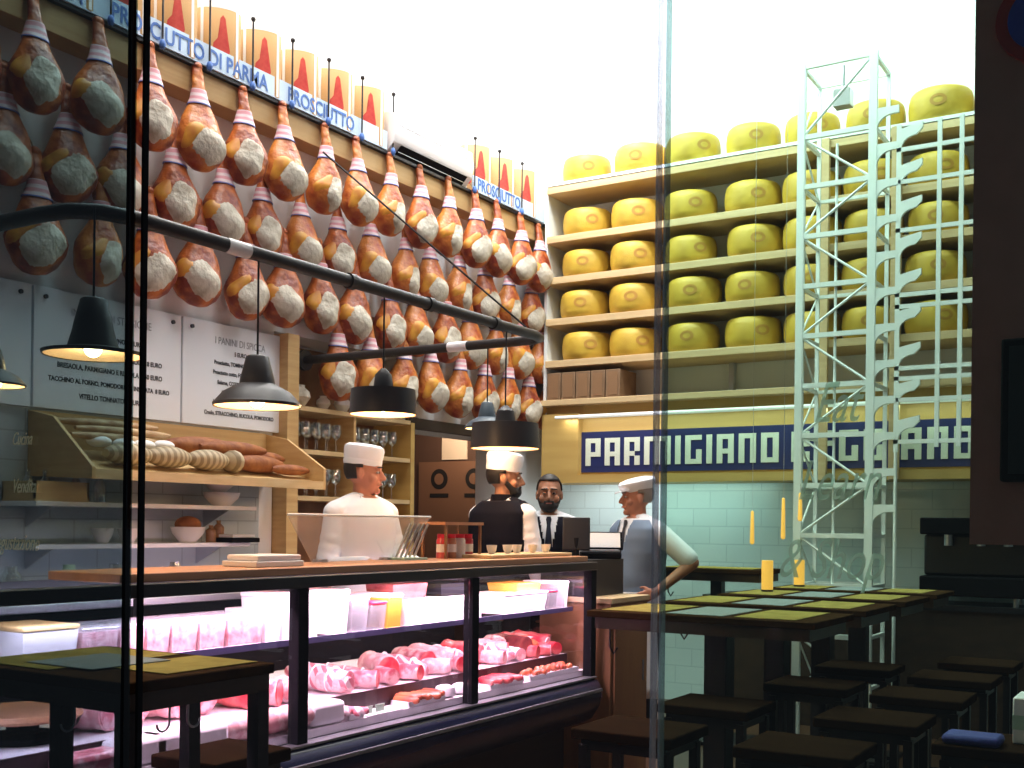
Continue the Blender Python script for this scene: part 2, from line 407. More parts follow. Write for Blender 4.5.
def make_ham(v, label):
    t = thing('cured_ham', (0, 0, 0), label, 'ham', 'whole cured hams hanging in rows on the left wall')
    b = MB(); zs = [0.004, .01, .022, .045, .08, .115, .15, .19, .235, .28, .325, .37, .42, .48, .55, .6, .66, .72, .8, .88, .96, .999]
    b.rings([[ham_surface(q, 2 * PI * i / 28, v) for i in range(28)] for q in zs])
    b.build('rind', v['m'], t)
    # pale lard covered face
    b = MB(); rr = []
    for rho in (1.0, .9, .75, .55, .35, .15):
        ring = []
        for i in range(26):
            ph = 2 * PI * i / 26
            wob = 1 + .13 * math.sin(2 * ph + v['ph']) + .06 * math.sin(5 * ph + v['ph'] * 2)
            th = v['th'] + 0.95 * rho * wob * math.cos(ph); zz = v['zc'] + .125 * rho * wob * math.sin(ph)
            zz = max(.004, zz)
            p = ham_surface(zz / .615, th, v); c = Vector((0, p.y * .1, .16))
            off = -.004 + .012 * (1 - rho ** 3)
            ring.append(p + (p - c).normalized() * off)
        rr.append(ring)
    b.rings(rr, cap=False); b.bm.faces.new(list(b.bm.verts)[-26:])
    b.build('lard_face', 'fat', t)
    # golden fat beside the lard face
    b = MB(); rr = []
    for rho in (1.0, .85, .65, .4, .15):
        ring = []
        for i in range(22):
            ph = 2 * PI * i / 22; wob = 1 + .22 * math.sin(2 * ph + v['ph'] * 3) + .1 * math.sin(3 * ph + v['ph'])
            th = v['th'] - .95 + .62 * rho * wob * math.cos(ph); zz = v['zc'] + .055 + .075 * rho * wob * math.sin(ph + .5)
            p = ham_surface(max(.004, zz) / .615, th, v); c = Vector((0, p.y * .1, .16))
            ring.append(p + (p - c).normalized() * (-.004 + .010 * (1 - rho ** 3)))
        rr.append(ring)
    b.rings(rr, cap=False); b.bm.faces.new(list(b.bm.verts)[-22:])
    b.build('golden_fat', 'goldfat', t)
    # paper band round the shank
    def bnd(z0, z1, off):
        R = []
        for z in [z0 + (z1 - z0) * k / 4 for k in range(5)]:
            R.append([ham_surface(z / .615, 2 * PI * i / 24, v) + Vector((math.cos(2 * PI * i / 24), math.sin(2 * PI * i / 24), 0)) * off for i in range(24)])
        return R
    lb = MB().rings(bnd(.378, .465, .006)).build('paper_band', 'band', t)
    MB().rings(bnd(.375, .381, .007)).build('blue_edge', 'bandblue', lb)
    b = MB(); p = ham_surface(.99, 0, v); e = Vector((-.024, v['bend'], .6))
    b.ball(e + Vector((0, 0, .01)), .028, .032, .028); b.build('trotter', 'skin_ham', t)
    MB().tube([e + Vector((0, 0, .02)), e + Vector((-.03, 0, .06)), e + Vector((-.05, 0, .085))], .004, 6).build('hanging_cord', 'cord', t)
    return t
VAR = [dict(bend=.015, ph=.3, w=1.0, th=.0, zc=.135, m='skin_ham'), dict(bend=-.02, ph=1.9, w=.96, th=.2, zc=.125, m='skin_ham2'),
       dict(bend=.0, ph=3.1, w=1.03, th=-.2, zc=.14, m='skin_ham'), dict(bend=.02, ph=4.6, w=.93, th=.3, zc=.13, m='skin_ham2'),
       dict(bend=-.01, ph=5.5, w=.98, th=-.1, zc=.15, m='skin_ham')]
protos = [None] * 5
ROWS = [('top row', 3.73, 3.555 - .72, 17), ('second row from top', 3.33, 3.375 - .72, 17), ('third row from top', 2.93, 3.555 - .72, 17), ('lowest row', 2.52, 6.38, 9)]
for ri, (rn, zc, y0, n) in enumerate(ROWS):
    for i in range(n):
        y = y0 + .36 * i
        if ri == 3: y = 5.895 + .36 * i
        if y > 8.86: continue
        cnt = len([k for k in range(n) if (5.895 if ri == 3 else y0) + .36 * k <= 8.86])
        lab = 'whole cured ham, %s, %s from the cheese wall corner' % (rn, ORD[cnt - 1 - i])
        k = (i * 2 + ri * 3 + (i // 3)) % 5
        z = zc - .19 - (.012 if ri == 0 else 0) + random.uniform(-.012, .012)
        loc = ((-4.985 if ri == 0 else -5.06) + random.uniform(-.008, .008), y * (.986 if ri == 0 else 1) + random.uniform(-.015, .015), z)
        rz = random.uniform(-.18, .12) - .1
        s_ = random.uniform(.95, 1.04)
        if protos[k] is None:
            h = make_ham(VAR[k], lab); protos[k] = h; h.location = loc; h.rotation_euler = (0, 0, rz); h.scale = (1, s_, s_)
        else: dup(protos[k], loc, rz, lab, scale=(1, s_, s_))
# thin rails carrying the lower rows
for k, (zz, lab) in enumerate(((3.745, 'second'), (3.345, 'third'), (2.935, 'lowest'))):
    o = MB().box(-5.195, -5.155, 2.3 if k < 2 else 5.5, 8.98, zz, zz + .05).build('hanging_batten', 'brownwood')
    tag(o, 'brown wooden batten on the left wall behind the %s row of hams' % lab, 'batten')

# canisters above the rail
def make_canister(lab):
    t = thing('ham_canister', (0, 0, 0), lab, 'canister', 'tall printed canisters standing above the hams')
    MB().lathe([(.13, 0), (.135, .01), (.135, .40), (.132, .41)], seg=28, sx=.6).build('body', 'canister', t)
    MB().lathe([(.136, .40), (.137, .44), (.12, .48), (.07, .505), (.02, .51)], seg=28, sx=.6).build('lid', 'canwhite', t)
    MB().tube([(0, .08 * math.cos(a), .485 + .05 * math.sin(a)) for a in [PI * i / 8 for i in range(9)]], .004, 6).build('handle', 'steel', t)
    # printed ham on the front, following the curve
    def on(y, z, off=.0015):
        th = y / .135; return Vector((.135 * .6 * math.cos(th) + off, .135 * math.sin(th), z))
    def blob(pts):
        b = MB(); vs = [b.bm.verts.new(on(*p)) for p in pts]; b.bm.faces.new(vs); bmesh.ops.triangulate(b.bm, faces=b.bm.faces)
        return b
    pts = [(-.03, .10), (.0, .08), (.045, .10), (.06, .15), (.05, .21), (.035, .27), (.03, .34), (.015, .36), (.0, .34), (.0, .28), (-.015, .22), (-.04, .19), (-.045, .14)]
    blob(pts).build('printed_ham', 'redprint', t, smooth=False)
    blob([(-.085 + .022 * math.cos(a), .12 + .04 * math.sin(a)) for a in [2 * PI * i / 10 for i in range(10)]]).build('printed_slice', 'redprint', t, smooth=False)
    for y0 in (-.118, .118):
        b = MB(); b.rings([[on(y0 - .012, z, .001) for z in (.01, .40)], [on(y0 + .012, z, .001) for z in (.01, .40)]], cap=False, closed=False); b.build('printed_border', 'canwhite', t, smooth=False)
    return t
cy = [4.46 + .347 * i for i in range(-4, 6)] + [7.6, 7.96, 8.32]
cp = None
for i, y in enumerate(cy):
    lab = ('tan canister printed with a red ham, %s from left on the upper ledge' % ORD[i]) if i < 10 else ('tan canister with red ham print right of the air conditioner, %s of three' % ORD[i - 10])
    if cp is None: cp = make_canister(lab); cp.location = (-5.10, y, 4.152); cp.rotation_euler = (0, 0, -.62)
    else: dup(cp, (-5.10, y, 4.152), -.62, lab)
rp = None
ry = [4.46 + .347 * (i + .5) for i in range(-4, 6)] + [7.42, 7.78, 8.14]
for i, y in enumerate(ry):
    lab = 'thin dark rod with a knob on the upper ledge, %s from left' % ORD[i]
    if rp is None:
        rp = thing('ledge_rod', (-4.985, y, 4.12), lab, 'rod', 'thin rods between the canisters')
        MB().cyl((0, 0, 0), (0, 0, .43), .006, seg=8).build('rod', 'pipe', rp); MB().ball((0, 0, .44), .016).build('knob', 'pipe', rp)
        MB().ball((0, 0, .03), .018, .018, .03).build('clamp', 'bluestrip', rp)
    else: dup(rp, (-4.985, y, 4.12), 0, lab)
# air conditioner
t = thing('air_conditioner', (-5.1, 6.86, 4.151), 'white wall air conditioner between the canisters above the hams', 'air conditioner')
b = MB(); pr = [(-.09, 0), (.06, 0), (.13, .07), (.15, .16), (.13, .27), (.08, .30), (-.09, .30)]
b.prism([(x, -.5, z) for x, z in pr], (0, 1.0, 0)); b.build('casing', 'white', t, bevel=.006)
b = MB(); b.prism([(.068, -.42, .0), (.128, -.42, .06), (.14, -.42, .06), (.08, -.42, -.006)], (0, .84, 0)); v = b.build('vent', 'blackmatt', t)
MB().box(.10, .106, -.42, .42, .02, .028).build('louvre', 'steel', v)
MB().box(.146, .150, -.46, .46, .20, .205).build('seam', 'steel', t)

# ------------------------------------------------------------------ menu boards
def board(y0, y1, lab, lines, title):
    t = thing('menu_board', (XL + .045, y0, 2.075), lab, 'menu board', 'menu boards on the left wall')
    MB().box(-.03, 0, .004, y1 - y0 - .004, 0, .63).build('panel', 'board', t, bevel=.003)
    for yy in (.07, y1 - y0 - .07): MB().cyl((0, yy, .58), (.012, yy, .58), .012).build('screw', 'ink', t)
    w = (y1 - y0) / 2
    text_mesh('title_text', title, .062, 'inkgrey', t, basis((0, 1, 0), (0, 0, 1), (1, 0, 0), (.0015, w, .505)), extrude=.0006, align='CENTER', sx=.8)
    for (s_, z, sz) in lines:
        text_mesh('menu_text', s_, sz, 'ink', t, basis((0, 1, 0), (0, 0, 1), (1, 0, 0), (.0015, w, z)), extrude=.0006, align='CENTER', bold=.0012, sx=.85)
board(2.62, 3.61, 'white menu board at the left edge, cropped by the picture', [('TAGLIERE MISTO  12 EURO', .42, .036), ('PROSCIUTTO E MELONE  9 EURO', .34, .036), ('CULATELLO E BURRATA  11 EURO', .24, .036)], 'TAGLIERI')
board(3.615, 4.60, 'white menu board titled INSALATE DI STAGIONE beside the black bars', [('MISTA CON TONNO  8 EURO', .40, .037), ('POMODORO, MOZZARELLA E BASILICO  8 EURO', .30, .037),
      ('BRESAOLA, PARMIGIANO E RUCOLA  8,50 EURO', .225, .038), ('TACCHINO AL FORNO, POMODORINI E INSALATA  8 EURO', .15, .035), ('VITELLO TONNATO  9 EURO', .07, .038)], 'INSALATE DI STAGIONE')
board(4.605, 5.54, 'white menu board titled I PANINI DI SPICCA behind the pendant lamp', [('5 EURO', .445, .036), ('Prosciutto, TOMINO, MELANZANE', .38, .034), ('Prosciutto cotto, FONTINA, FUNGHI', .32, .034),
      ('Salame, COTTO, MELANZANE', .26, .034), ('Speck, BRIE, RADICCHIO', .20, .034), ('Mortadella, PISTACCHIO, PROVOLA', .14, .034), ('Crudo, STRACCHINO, RUCOLA, POMODORO', .07, .034)], 'I PANINI DI SPICCA')

# ------------------------------------------------------------------ bread tray and wall shelves
t = thing('bread_trough', (-5.18, 3.63, 1.70), 'tilted pine bread trough on the tiled wall under the menu boards', 'shelf')
L = 1.68
MB().prism([(0, 0, .16), (0, 0, .18), (.50, 0, .03), (.50, 0, .0)], (0, L, 0)).build('tray_bottom', 'pine', t)
MB().box(0, .02, 0, L, .16, .36).build('back_board', 'pine', t)
MB().box(.49, .51, 0, L, 0, .05).build('front_lip', 'pineX', t)
for yy, in ((-.02,), (L,)):
    MB().prism([(0, yy, .02), (0, yy, .36), (.2, yy, .32), (.51, yy, .13 if yy > 1 else .06), (.51, yy, 0)], (0, .02, 0)).build('end_board', 'pine', t)
def onbread(dx, y, h=0):   # height of tray bottom at distance dx from wall
    return Vector((-5.18 + dx, y, 1.70 + .18 - .15 * dx / .5 + h))
def loaf(name, p, L_, r, m_, lab, grp, rz=0, flat=.8, parts=0, tip=.5):
    b = MB(); n = 12; R = []
    for i in range(n + 1):
        f = i / n; q = max(.12, math.sin(PI * (f * .92 + .04)) ** tip); R.append([Vector((r * q * math.cos(a), (f - .5) * L_, r * q * flat * math.sin(a))) for a in [2 * PI * k / 14 for k in range(14)]])
    b.rings(R); o = b.build(name, m_, loc=p); o.rotation_euler = (0, 0, rz)
    return tag(o, lab, 'bread', grp)
yb = [YU(u, -4.85) for u in (104, 128, 155)]
for i, y in enumerate([3.95, 4.22, 4.50]):
    loaf('scored_loaf', onbread(.36, y, .07), .30, .075, 'paleb', 'pale floury loaf with dark scoring, %s from left in bread trough' % ORD[i], 'scored loaves', rz=.05)
loaf('round_bread_end', onbread(.36, 4.69, .07), .10, .085, 'paleb', 'pale bread heel at right of the scored loaves', 'scored loaves')
for i, (y, dx, L_, hh) in enumerate(((4.62, .17, .5, .10), (4.93, .33, .46, .06), (4.80, .25, .5, .12), (5.12, .20, .34, .07), (5.15, .38, .32, .05))):
    loaf('brown_loaf', onbread(dx, y, hh), L_, .075 - .008 * i, 'bread', 'dark brown crusty loaf, %s in the heap right of scored loaves' % ORD[i], 'brown loaves', rz=(-.12, .1, -.05, .08, 0)[i])
for i, (y, dx, hh) in enumerate(((4.0, .13, .17), (4.06, .19, .15), (3.98, .23, .12))):
    loaf('baguette', onbread(dx, y, hh), .62, .03, 'baguette', 'long baguette lying behind the scored loaves, %s from the wall' % ORD[i], 'baguettes', rz=-.1 + .1 * i, tip=.4)
for i, (y, dx) in enumerate(((3.86, .24), (4.0, .26), (4.14, .25), (4.3, .22))):
    o = MB().ball((0, 0, 0), .055, .07, .03).build('bread_roll', 'paper', loc=onbread(dx, y, .10)); tag(o, 'small white floury roll behind the scored loaves, %s from left' % ORD[i], 'bread', 'white rolls')
for z, y1, nm in ((1.575, 4.95, 'upper'), (1.36, 4.90, 'lower')):
    t = thing('steel_shelf', (-5.18, 3.45, z), '%s pale steel shelf on the tiled wall under the bread trough' % nm, 'shelf', 'steel shelves under the bread trough')
    MB().box(0, .3, 0, y1 - 3.45, -.012, .012).build('shelf_plate', 'white', t, bevel=.003)
    for yy in (.15, y1 - 3.45 - .15): MB().prism([(0, yy, -.012), (.22, yy, -.012), (0, yy, -.12)], (0, .01, 0)).build('bracket', 'steel', t)
def bowl(p, r, h, m_, lab, n='bowl'):
    o = MB().lathe([(r * .45, 0), (r * .5, .005), (r * .9, h * .6), (r, h), (r * .95, h), (r * .8, h * .55), (r * .4, .012)], seg=20).build(n, m_, loc=p); return tag(o, lab, 'bowl', 'bowls on the wall shelves')
bowl((-5.03, 4.55, 1.372), .10, .09, 'white', 'white bowl on lower wall shelf, holding bread')
o = MB().ball((0, 0, 0), .07, .08, .05).build('bread_roll', 'bread', loc=(-5.03, 4.55, 1.475)); tag(o, 'brown roll sitting in the white bowl on lower shelf', 'bread')
bowl((-5.0, 4.78, 1.587), .11, .08, 'white', 'white bowl on upper wall shelf at right end')
bowl((-5.02, 4.78, 1.672), .09, .06, 'canwhite', 'smaller white bowl stacked on the upper shelf bowl')
bowl((-5.02, 3.95, 1.372), .06, .08, 'white', 'small white bowl at left on lower wall shelf')
bowl((-5.02, 4.12, 1.372), .06, .08, 'white', 'small white bowl left of the black bars, nearer the centre')
for i, (y, h) in enumerate(((4.76, .13), (4.70, .10))):
    o = MB().lathe([(.03, 0), (.032, h * .7), (.012, h * .85), (.014, h)], seg=14).build('sauce_bottle', 'brownwood', loc=(-5.0, y, 1.372)); tag(o, 'small brown bottle beside the white bowl, %s' % ('taller one' if i == 0 else 'shorter one'), 'bottle')
for i, y in enumerate((3.62, 3.72, 3.9, 4.05)):
    o = MB().lathe([(.03, 0), (.034, .09), (.012, .13), (.012, .16)], seg=14).build('oil_bottle', 'wineglass', loc=(-5.02, y - .12, 1.587)); tag(o, 'clear glass bottle on upper wall shelf, %s from left' % ORD[i], 'bottle', 'glass bottles on the shelf')
o = MB().box(-5.05, -4.84, 4.72, 4.94, 1.373, 1.40).build('dark_tray', 'blackmatt', bevel=.004); tag(o, 'dark flat tray at right end of lower wall shelf', 'tray')
o = MB().box(-5.03, -4.86, 4.74, 4.92, 1.401, 1.42).build('napkin_stack', 'paper', bevel=.004); tag(o, 'white napkins on the dark tray on lower shelf', 'napkins')
t = thing('wooden_crate', (-5.04, 3.62, 1.587), 'low tan wooden box hanging at left end under bread trough', 'crate')
MB().box(-.13, .13, -.16, .16, 0, .012).build('base', 'pine', t)
for a in ((-.13, .13, -.16, -.148), (-.13, .13, .148, .16), (-.13, -.118, -.16, .16), (.118, .13, -.16, .16)): MB().box(*a, .012, .10).build('side', 'pine', t)

# back counter along the wall
t = thing('back_counter', (-4.9, 3.3, 0), 'dark back counter with steel top along the tiled wall', 'counter')
MB().box(-.25, .25, -1.6, 1.9, 0, 1.06).build('cabinet', 'blackmatt', t); MB().box(-.27, .28, -1.62, 1.92, 1.06, 1.10).build('worktop', 'steel', t, bevel=.005)
for k in range(5):
    d = MB().box(.25, .262, -1.55 + .7 * k, -.9 + .7 * k, .12, 1.0).build('door', 'black', t, bevel=.003); MB().cyl((.285, -1.35 + .7 * k, .93), (.285, -1.1 + .7 * k, .93), .006).build('handle', 'steel', d)
for i, y in enumerate((2.9, 3.3, 3.62, 3.9, 4.3)):
    o = MB().lathe([(.045, 0), (.05, .1), (.045, .13), (.03, .15), (.03, .17)], seg=16).build('steel_jar', ('lampin', 'wineglass', 'green', 'wineglass', 'steel')[i], loc=(-4.85, y, 1.101)); tag(o, ('amber jar', 'clear jar', 'pale green jar', 'clear glass jar', 'steel jar')[i] + ' on the dark back counter, %s from left' % ORD[i], 'jar', 'jars on the back counter')

# ------------------------------------------------------------------ wine glass cabinet
t = thing('glass_cabinet', (-5.47, 5.42, 0), 'open wooden cabinet of wine glasses beside the doorway', 'cabinet')
MB().box(.0, .30, 0, .02, 0, 2.72).build('side_board', 'pine', t); MB().box(.30, .39, 0, .105, 0, 2.72).build('face_board', 'pine', t); MB().box(0, .38, 1.34, 1.385, 0, 2.25).build('side_board', 'panel', t)
MB().box(0.001, .02, .021, 1.339, 0, 2.72).build('back_board', 'brownwood', t); MB().box(.021, .36, .70, .725, 1.671, 2.234).build('divider', 'pine', t)
for z in (1.64, 1.95, 2.235): MB().box(.021, .375, .106, 1.339, z, z + .03).build('shelf', 'pineX', t)
MB().box(.021, .36, .106, 1.339, .0, 1.05).build('lower_cupboard', 'brownwood', t)
gp = None; cnt = 0
for sh, z in (('lower', 1.671), ('upper', 1.981)):
    for k in range(11):
        y = 5.57 + k * .105
        if abs(y - 5.42 - .712) < .045: continue
        lab = 'stemmed clear wine glass on %s cabinet shelf, %s from left' % (sh, ORD[k])
        x = -5.16
        if gp is None:
            gp = thing('wine_glass', (x, y, z), lab, 'glass', 'wine glasses in the cabinet')
            MB().lathe([(.032, 0), (.033, .003), (.006, .008), (.004, .08), (.006, .085)], seg=16).build('stem', 'wineglass', gp)
            MB().lathe([(.006, .085), (.03, .105), (.038, .14), (.034, .19), (.031, .19), (.034, .14), (.026, .108), (.004, .09)], seg=16).build('bowl', 'wineglass', gp)
        else: dup(gp, (x, y, z), 0, lab)
        if abs(y + .05 - 5.42 - .712) > .045: dup(gp, (-5.28, y + .05, z), 0, lab.replace('wine glass on', 'wine glass at back of'))
for i, (y, r) in enumerate(((5.66, .075), (5.9, .05), (6.1, .06))):
    o = MB().lathe([(r * .4, 0), (r, r * .9), (r * .9, r * 1.4), (r * .45, r * 1.8), (r * .5, r * 2)], seg=20).build('ceramic_pot', ('fat', 'canwhite', 'paper')[i], loc=(-5.2, y, 2.266)); tag(o, ('large round stone-grey pot', 'small cream pot', 'white pot')[i] + ' on top of the glass cabinet', 'pot')

# passage furniture
t = thing('poster', (-7.27 + .62, 8.985, 1.15), 'brown poster with black emblems in the lit passage', 'poster')
MB().box(0, .92, -.02, 0, 0, .95).build('sheet', 'poster', t)
for k, xx in enumerate((.25, .66)):
    MB().cyl((xx, -.02, .78), (xx, -.024, .78), .10, seg=20).build('emblem', 'posterink', t); MB().cyl((xx, -.024, .78), (xx, -.027, .78), .055, seg=20).build('emblem_centre', 'poster', t)
    MB().box(xx - .11, xx + .11, -.024, -.02, .60, .64).build('emblem_bar', 'posterink', t)
t = thing('ceiling_lamp', (-6.0, 8.2, 2.89), 'small round white ceiling lamp glowing in the passage', 'lamp')
MB().lathe([(.15, 0), (.15, -.03)]).build('housing', 'white', t); MB().lathe([(.13, -.031), (.13, -.045)]).build('diffuser', 'doorlight', t)

# ------------------------------------------------------------------ back wall: cheese shelves
ZS = [4.41, 3.98, 3.62, 3.26, 2.895]
t = thing('cheese_shelving', (0, 8.95, 0), 'tall pine shelving covering the back wall, loaded with cheese wheels', 'shelving')
XA, XZ = -4.95, -.4
for i, z in enumerate(ZS):
    MB().box(XA, XZ, -.45, .03, z - .03, z + .03).build('shelf', 'pineX', t, bevel=.004)
MB().box(XA, XZ, -.455, .03, 4.445, 4.47).build('top_strip', 'whitemetal', t)
MB().box(XA - .03, XA - .001, -.42, .03, 2.55, 4.44).build('side_panel', 'whitemetal', t)
for x in (-3.35 - .9 * 0 + .0,): pass
for x in (-2.50, -1.97): MB().box(x - .035, x + .035, -.50, -.456, 1.86, 4.44).build('upright', 'pineX', t)
for x in (-4.45, -3.4): MB().box(x - .02, x + .02, -.03, .03, 2.55, 4.44).build('rear_upright', 'steel', t)
MB().box(XA - .03, XZ, -.47, .03, 2.53, 2.58).build('lower_ledge', 'pineX', t, bevel=.004)
MB().box(XA - .03, XZ, -.36, .03, 1.86, 2.53).build('fascia', 'panel', t)
MB().box(XA - .03, XZ, -.44, -.36, 1.86, 1.93).build('bottom_rail', 'panel', t)
MB().box(XA - .03, -4.62, -.44, -.36, 1.93, 2.46).build('fascia_end', 'panel', t)
o = MB().cyl((-4.85, 8.52, 2.43), (XZ, 8.52, 2.43), .016).build('light_tube', 'whitetube'); tag(o, 'long thin white tube under the ledge above the blue sign', 'light tube')
SX = XU(580, 8.575); t = thing('shop_sign', (SX, 8.575, 2.125), 'long dark blue sign reading PARMIGIANO REGGIANO under the cheese shelves', 'sign')
MB().box(0, 3.7, 0, .012, -.175, .175).build('panel', 'signblue', t, bevel=.002)
# block letters
FONT = {'P': ['XXX', 'X X', 'X X', 'XXX', 'X  ', 'X  '], 'A': ['XXX', 'X X', 'X X', 'XXX', 'X X', 'X X'], 'R': ['XXX', 'X X', 'X X', 'XX ', 'X X', 'X X'],
        'M': ['XXXXX', 'X X X', 'X X X', 'X X X', 'X X X', 'X X X'], 'I': ['X'] * 6, 'G': ['XXX', 'X  ', 'X  ', 'X X', 'X X', 'XXX'], 'N': ['XXX', 'X X', 'X X', 'X X', 'X X', 'X X'],
        'O': ['XXX', 'X X', 'X X', 'X X', 'X X', 'XXX'], 'E': ['XXX', 'X  ', 'XXX', 'X  ', 'X  ', 'XXX']}
def letter(ch, x, w=.045, h=.0375):
    g = FONT[ch]; b = MB()
    for r_, row in enumerate(g):
        c_ = 0
        while c_ < len(row):
            if row[c_] == 'X':
                e = c_
                while e + 1 < len(row) and row[e + 1] == 'X': e += 1
                b.box(x + c_ * w, x + (e + 1) * w, -.006, 0, .117 - (r_ + 1) * h, .117 - r_ * h); c_ = e + 1
            else: c_ += 1
    b.build('letter', 'signletter', t, smooth=False)
    return len(g[0]) * w
x = XU(585, 8.575) - SX; gap = (XU(790, 8.575) - XU(585, 8.575) - 30 * .0478) / 9
for word, adv, in (('PARMIGIANO', 0), ('REGGIANO', 0)):
    for ch in word: x += letter(ch, x, .0478, .039) + gap
    x += .06

def make_cheese(lab):
    t = thing('round_cheese', (0, 0, 0), lab, 'cheese', 'yellow cheese wheels on the back wall shelves')
    MB().lathe([(.12, 0), (.195, .004), (.212, .02), (.222, .06), (.226, .12), (.222, .18), (.212, .218), (.195, .236), (.12, .24)], seg=40).build('wheel', 'cheese', t, angle=60)
    b = MB(); R = []
    for rad in (1, .55):
        R.append([Vector(((.2275) * math.sin(.26 * rad * math.cos(a)), -.2275 * math.cos(.26 * rad * math.cos(a)), .125 + .042 * rad * math.sin(a))) for a in [2 * PI * i / 18 for i in range(18)]])
    b.rings(R, cap=False); b.build('oval_stamp', 'stamp', t)
    return t
chp = None
xs = [-4.66, -4.17, -3.67, -3.14, -2.66, -2.19, -1.72, -1.25, -.78]
for si, z in enumerate(ZS):
    for ci, x in enumerate(xs):
        lab = 'yellow cheese wheel on %s shelf, %s from left' % (('top', 'second', 'third', 'fourth', 'fifth')[si], ORD[ci])
        loc = (x + random.uniform(-.02, .02), 8.72 + random.uniform(-.015, .01), z + (.0455 + .0245 if si == 0 else .0305) - (.009 if si == 0 else 0))
        if si == 0: loc = (loc[0], loc[1], 4.471)
        rz = random.uniform(-.3, .45) + .35
        s_ = random.uniform(.94, 1.02)
        if chp is None: chp = make_cheese(lab); chp.location = loc; chp.rotation_euler = (0, 0, rz); chp.scale = (s_, s_, s_)
        else: dup(chp, loc, rz, lab, scale=(s_, s_, s_))
for i in range(5):
    x = -4.86 + .143 * i
    t = thing('wooden_box', (x, 8.66, 2.581), 'slim brown wooden box under the cheeses, %s from left' % ORD[i], 'box', 'brown boxes on the ledge')
    MB().box(-.067, .067, -.16, .16, 0, .235).build('carcass', 'crate', t, bevel=.004); MB().box(-.045, .045, -.164, -.16, .02, .215).build('front_panel', 'kraft', t)

# ------------------------------------------------------------------ white lattice tower
t = thing('lattice_tower', (-2.25, 7.9, 0), 'tall white steel lattice tower standing in front of the cheese shelves', 'lattice tower')
xa, xb, TZ = -.25, .25, 4.80
for x, y in ((xa, 0), (xb, 0), (xa, .42), (xb, .42)):
    w = .028 if y == 0 else .014
    MB().box(x - w, x + w, y - w * .6, y + w * .6, 0, TZ).build('upright', 'whitemetal', t)
zr = [4.276 - .354 * k for k in range(12)]
for k, z in enumerate([TZ - .02] + zr):
    MB().box(xa, xb, -.014, .014, z - .017, z + .017).build('rung', 'whitemetal', t)
    if k % 2 == 0:
        MB().box(xa, xb, .41, .43, z - .012, z + .012).build('rear_rung', 'whitemetal', t)
    for x in (xa, xb): MB().box(x - .012, x + .012, 0, .42, z - .012, z + .012).build('side_rung', 'whitemetal', t)
zz = [TZ - .02] + zr
for k in range(len(zz) - 1):
    a, b_ = (xb, xa) if k % 2 == 0 else (xa, xb)
    MB().cyl((a, .0, zz[k]), (b_, .0, zz[k + 1]), .010, seg=6).build('diagonal_brace', 'whitemetal', t)
    MB().cyl((xa, 0 if k % 2 else .42, zz[k]), (xa, .42 if k % 2 else 0, zz[k + 1]), .008, seg=6).build('side_brace', 'whitemetal', t)
MB().cyl((0, .01, 0.0), (0, .01, 4.2), .010, seg=6).build('thin_rod', 'whitemetal', t)
def bracket(x, z, w):
    pts = [(x, -.012, z + .03)] + [(x + w, -.012, z + .03), (x + w, -.012, z - .02)]
    for i in range(7):
        a = PI / 2 * i / 6; pts.append((x + w * .75 * (1 - math.sin(a)), -.012, z - .02 - .09 * (1 - math.cos(a))))
    return MB().prism(pts, (0, .024, 0))
for k in range(12):
    bracket(xb + .028, 4.36 - .248 * k, .145).build('bracket', 'whitemetal', t)
for k in range(6): MB().box(-.06 + .0, .06, .1, .2, 4.5, 4.62).build('spot_box', 'steel', t) if k == 0 else None
MB().cyl((0, .15, 4.62), (0, .15, TZ), .01).build('spot_stem', 'steel', t)
# panel of thin bars right of the tower
t = thing('bar_grille', (-1.5, 7.9, 2.0), 'open grille of thin white bars right of the lattice tower', 'grille')
for x in (-.06, .08, .40): MB().box(x - .014, x + .014, -.012, .012, .05, 2.25).build('vertical_bar', 'whitemetal', t)
MB().box(-.34, -.31, -.01, .01, .02, 2.25).build('vertical_bar', 'whitemetal', t)
for z in (4.08, 3.86, 3.53, 3.09, 3.01, 2.59, 2.52, 2.375, 2.09): MB().box(-.34, .6, -.01, .01, z - 2 - .014, z - 2 + .014).build('cross_bar', 'whitemetal', t)
for k in range(10):
    b = MB(); z = 2.20 - .248 * k
    if z < -.0: break
    pts = [(-.31, -.012, z + .02), (-.17, -.012, z + .05), (-.17, -.012, z + .01)] + [(-.31 + .10 * (1 - math.sin(PI / 2 * i / 5)), -.012, z - .03 - .08 * (1 - math.cos(PI / 2 * i / 5))) for i in range(6)]
    b.prism(pts, (0, .024, 0)); b.build('bracket', 'whitemetal', t)
MB().cyl((-.325, 0, -2.0), (-.325, 0, .05), .012).build('post', 'whitemetal', t)

# coffee machine by the back wall
t = thing('coffee_bar', (-1.40, 8.69, 0), 'long dark serving cabinet against the back wall behind the tables', 'cabinet')
MB().box(-2.0, .9, -.27, .27, 0, .92).build('carcass', 'darkwood', t); MB().box(-2.02, .92, -.29, .29, .92, .96).build('worktop', 'black', t)
t = thing('coffee_machine', (-1.50, 8.66, .961), 'dark espresso machine behind the grille bars', 'coffee machine')
MB().box(-.28, .42, -.2, .2, .06, .2).build('base', 'blackmatt', t, bevel=.01); MB().box(-.28, .42, -.05, .2, .2, .5).build('body', 'black', t, bevel=.02)
MB().box(-.28, .42, -.2, .2, .5, .62).build('cup_rail', 'blackmatt', t, bevel=.01)
for x in (-.1, .12, .3): MB().cyl((x, -.1, .42), (x, -.1, .5), .03).build('group_head', 'steel', t)
for x in (-.22, .36):
    for y in (-.15, .15): MB().cyl((x, y, 0), (x, y, .06), .02).build('foot', 'steel', t)

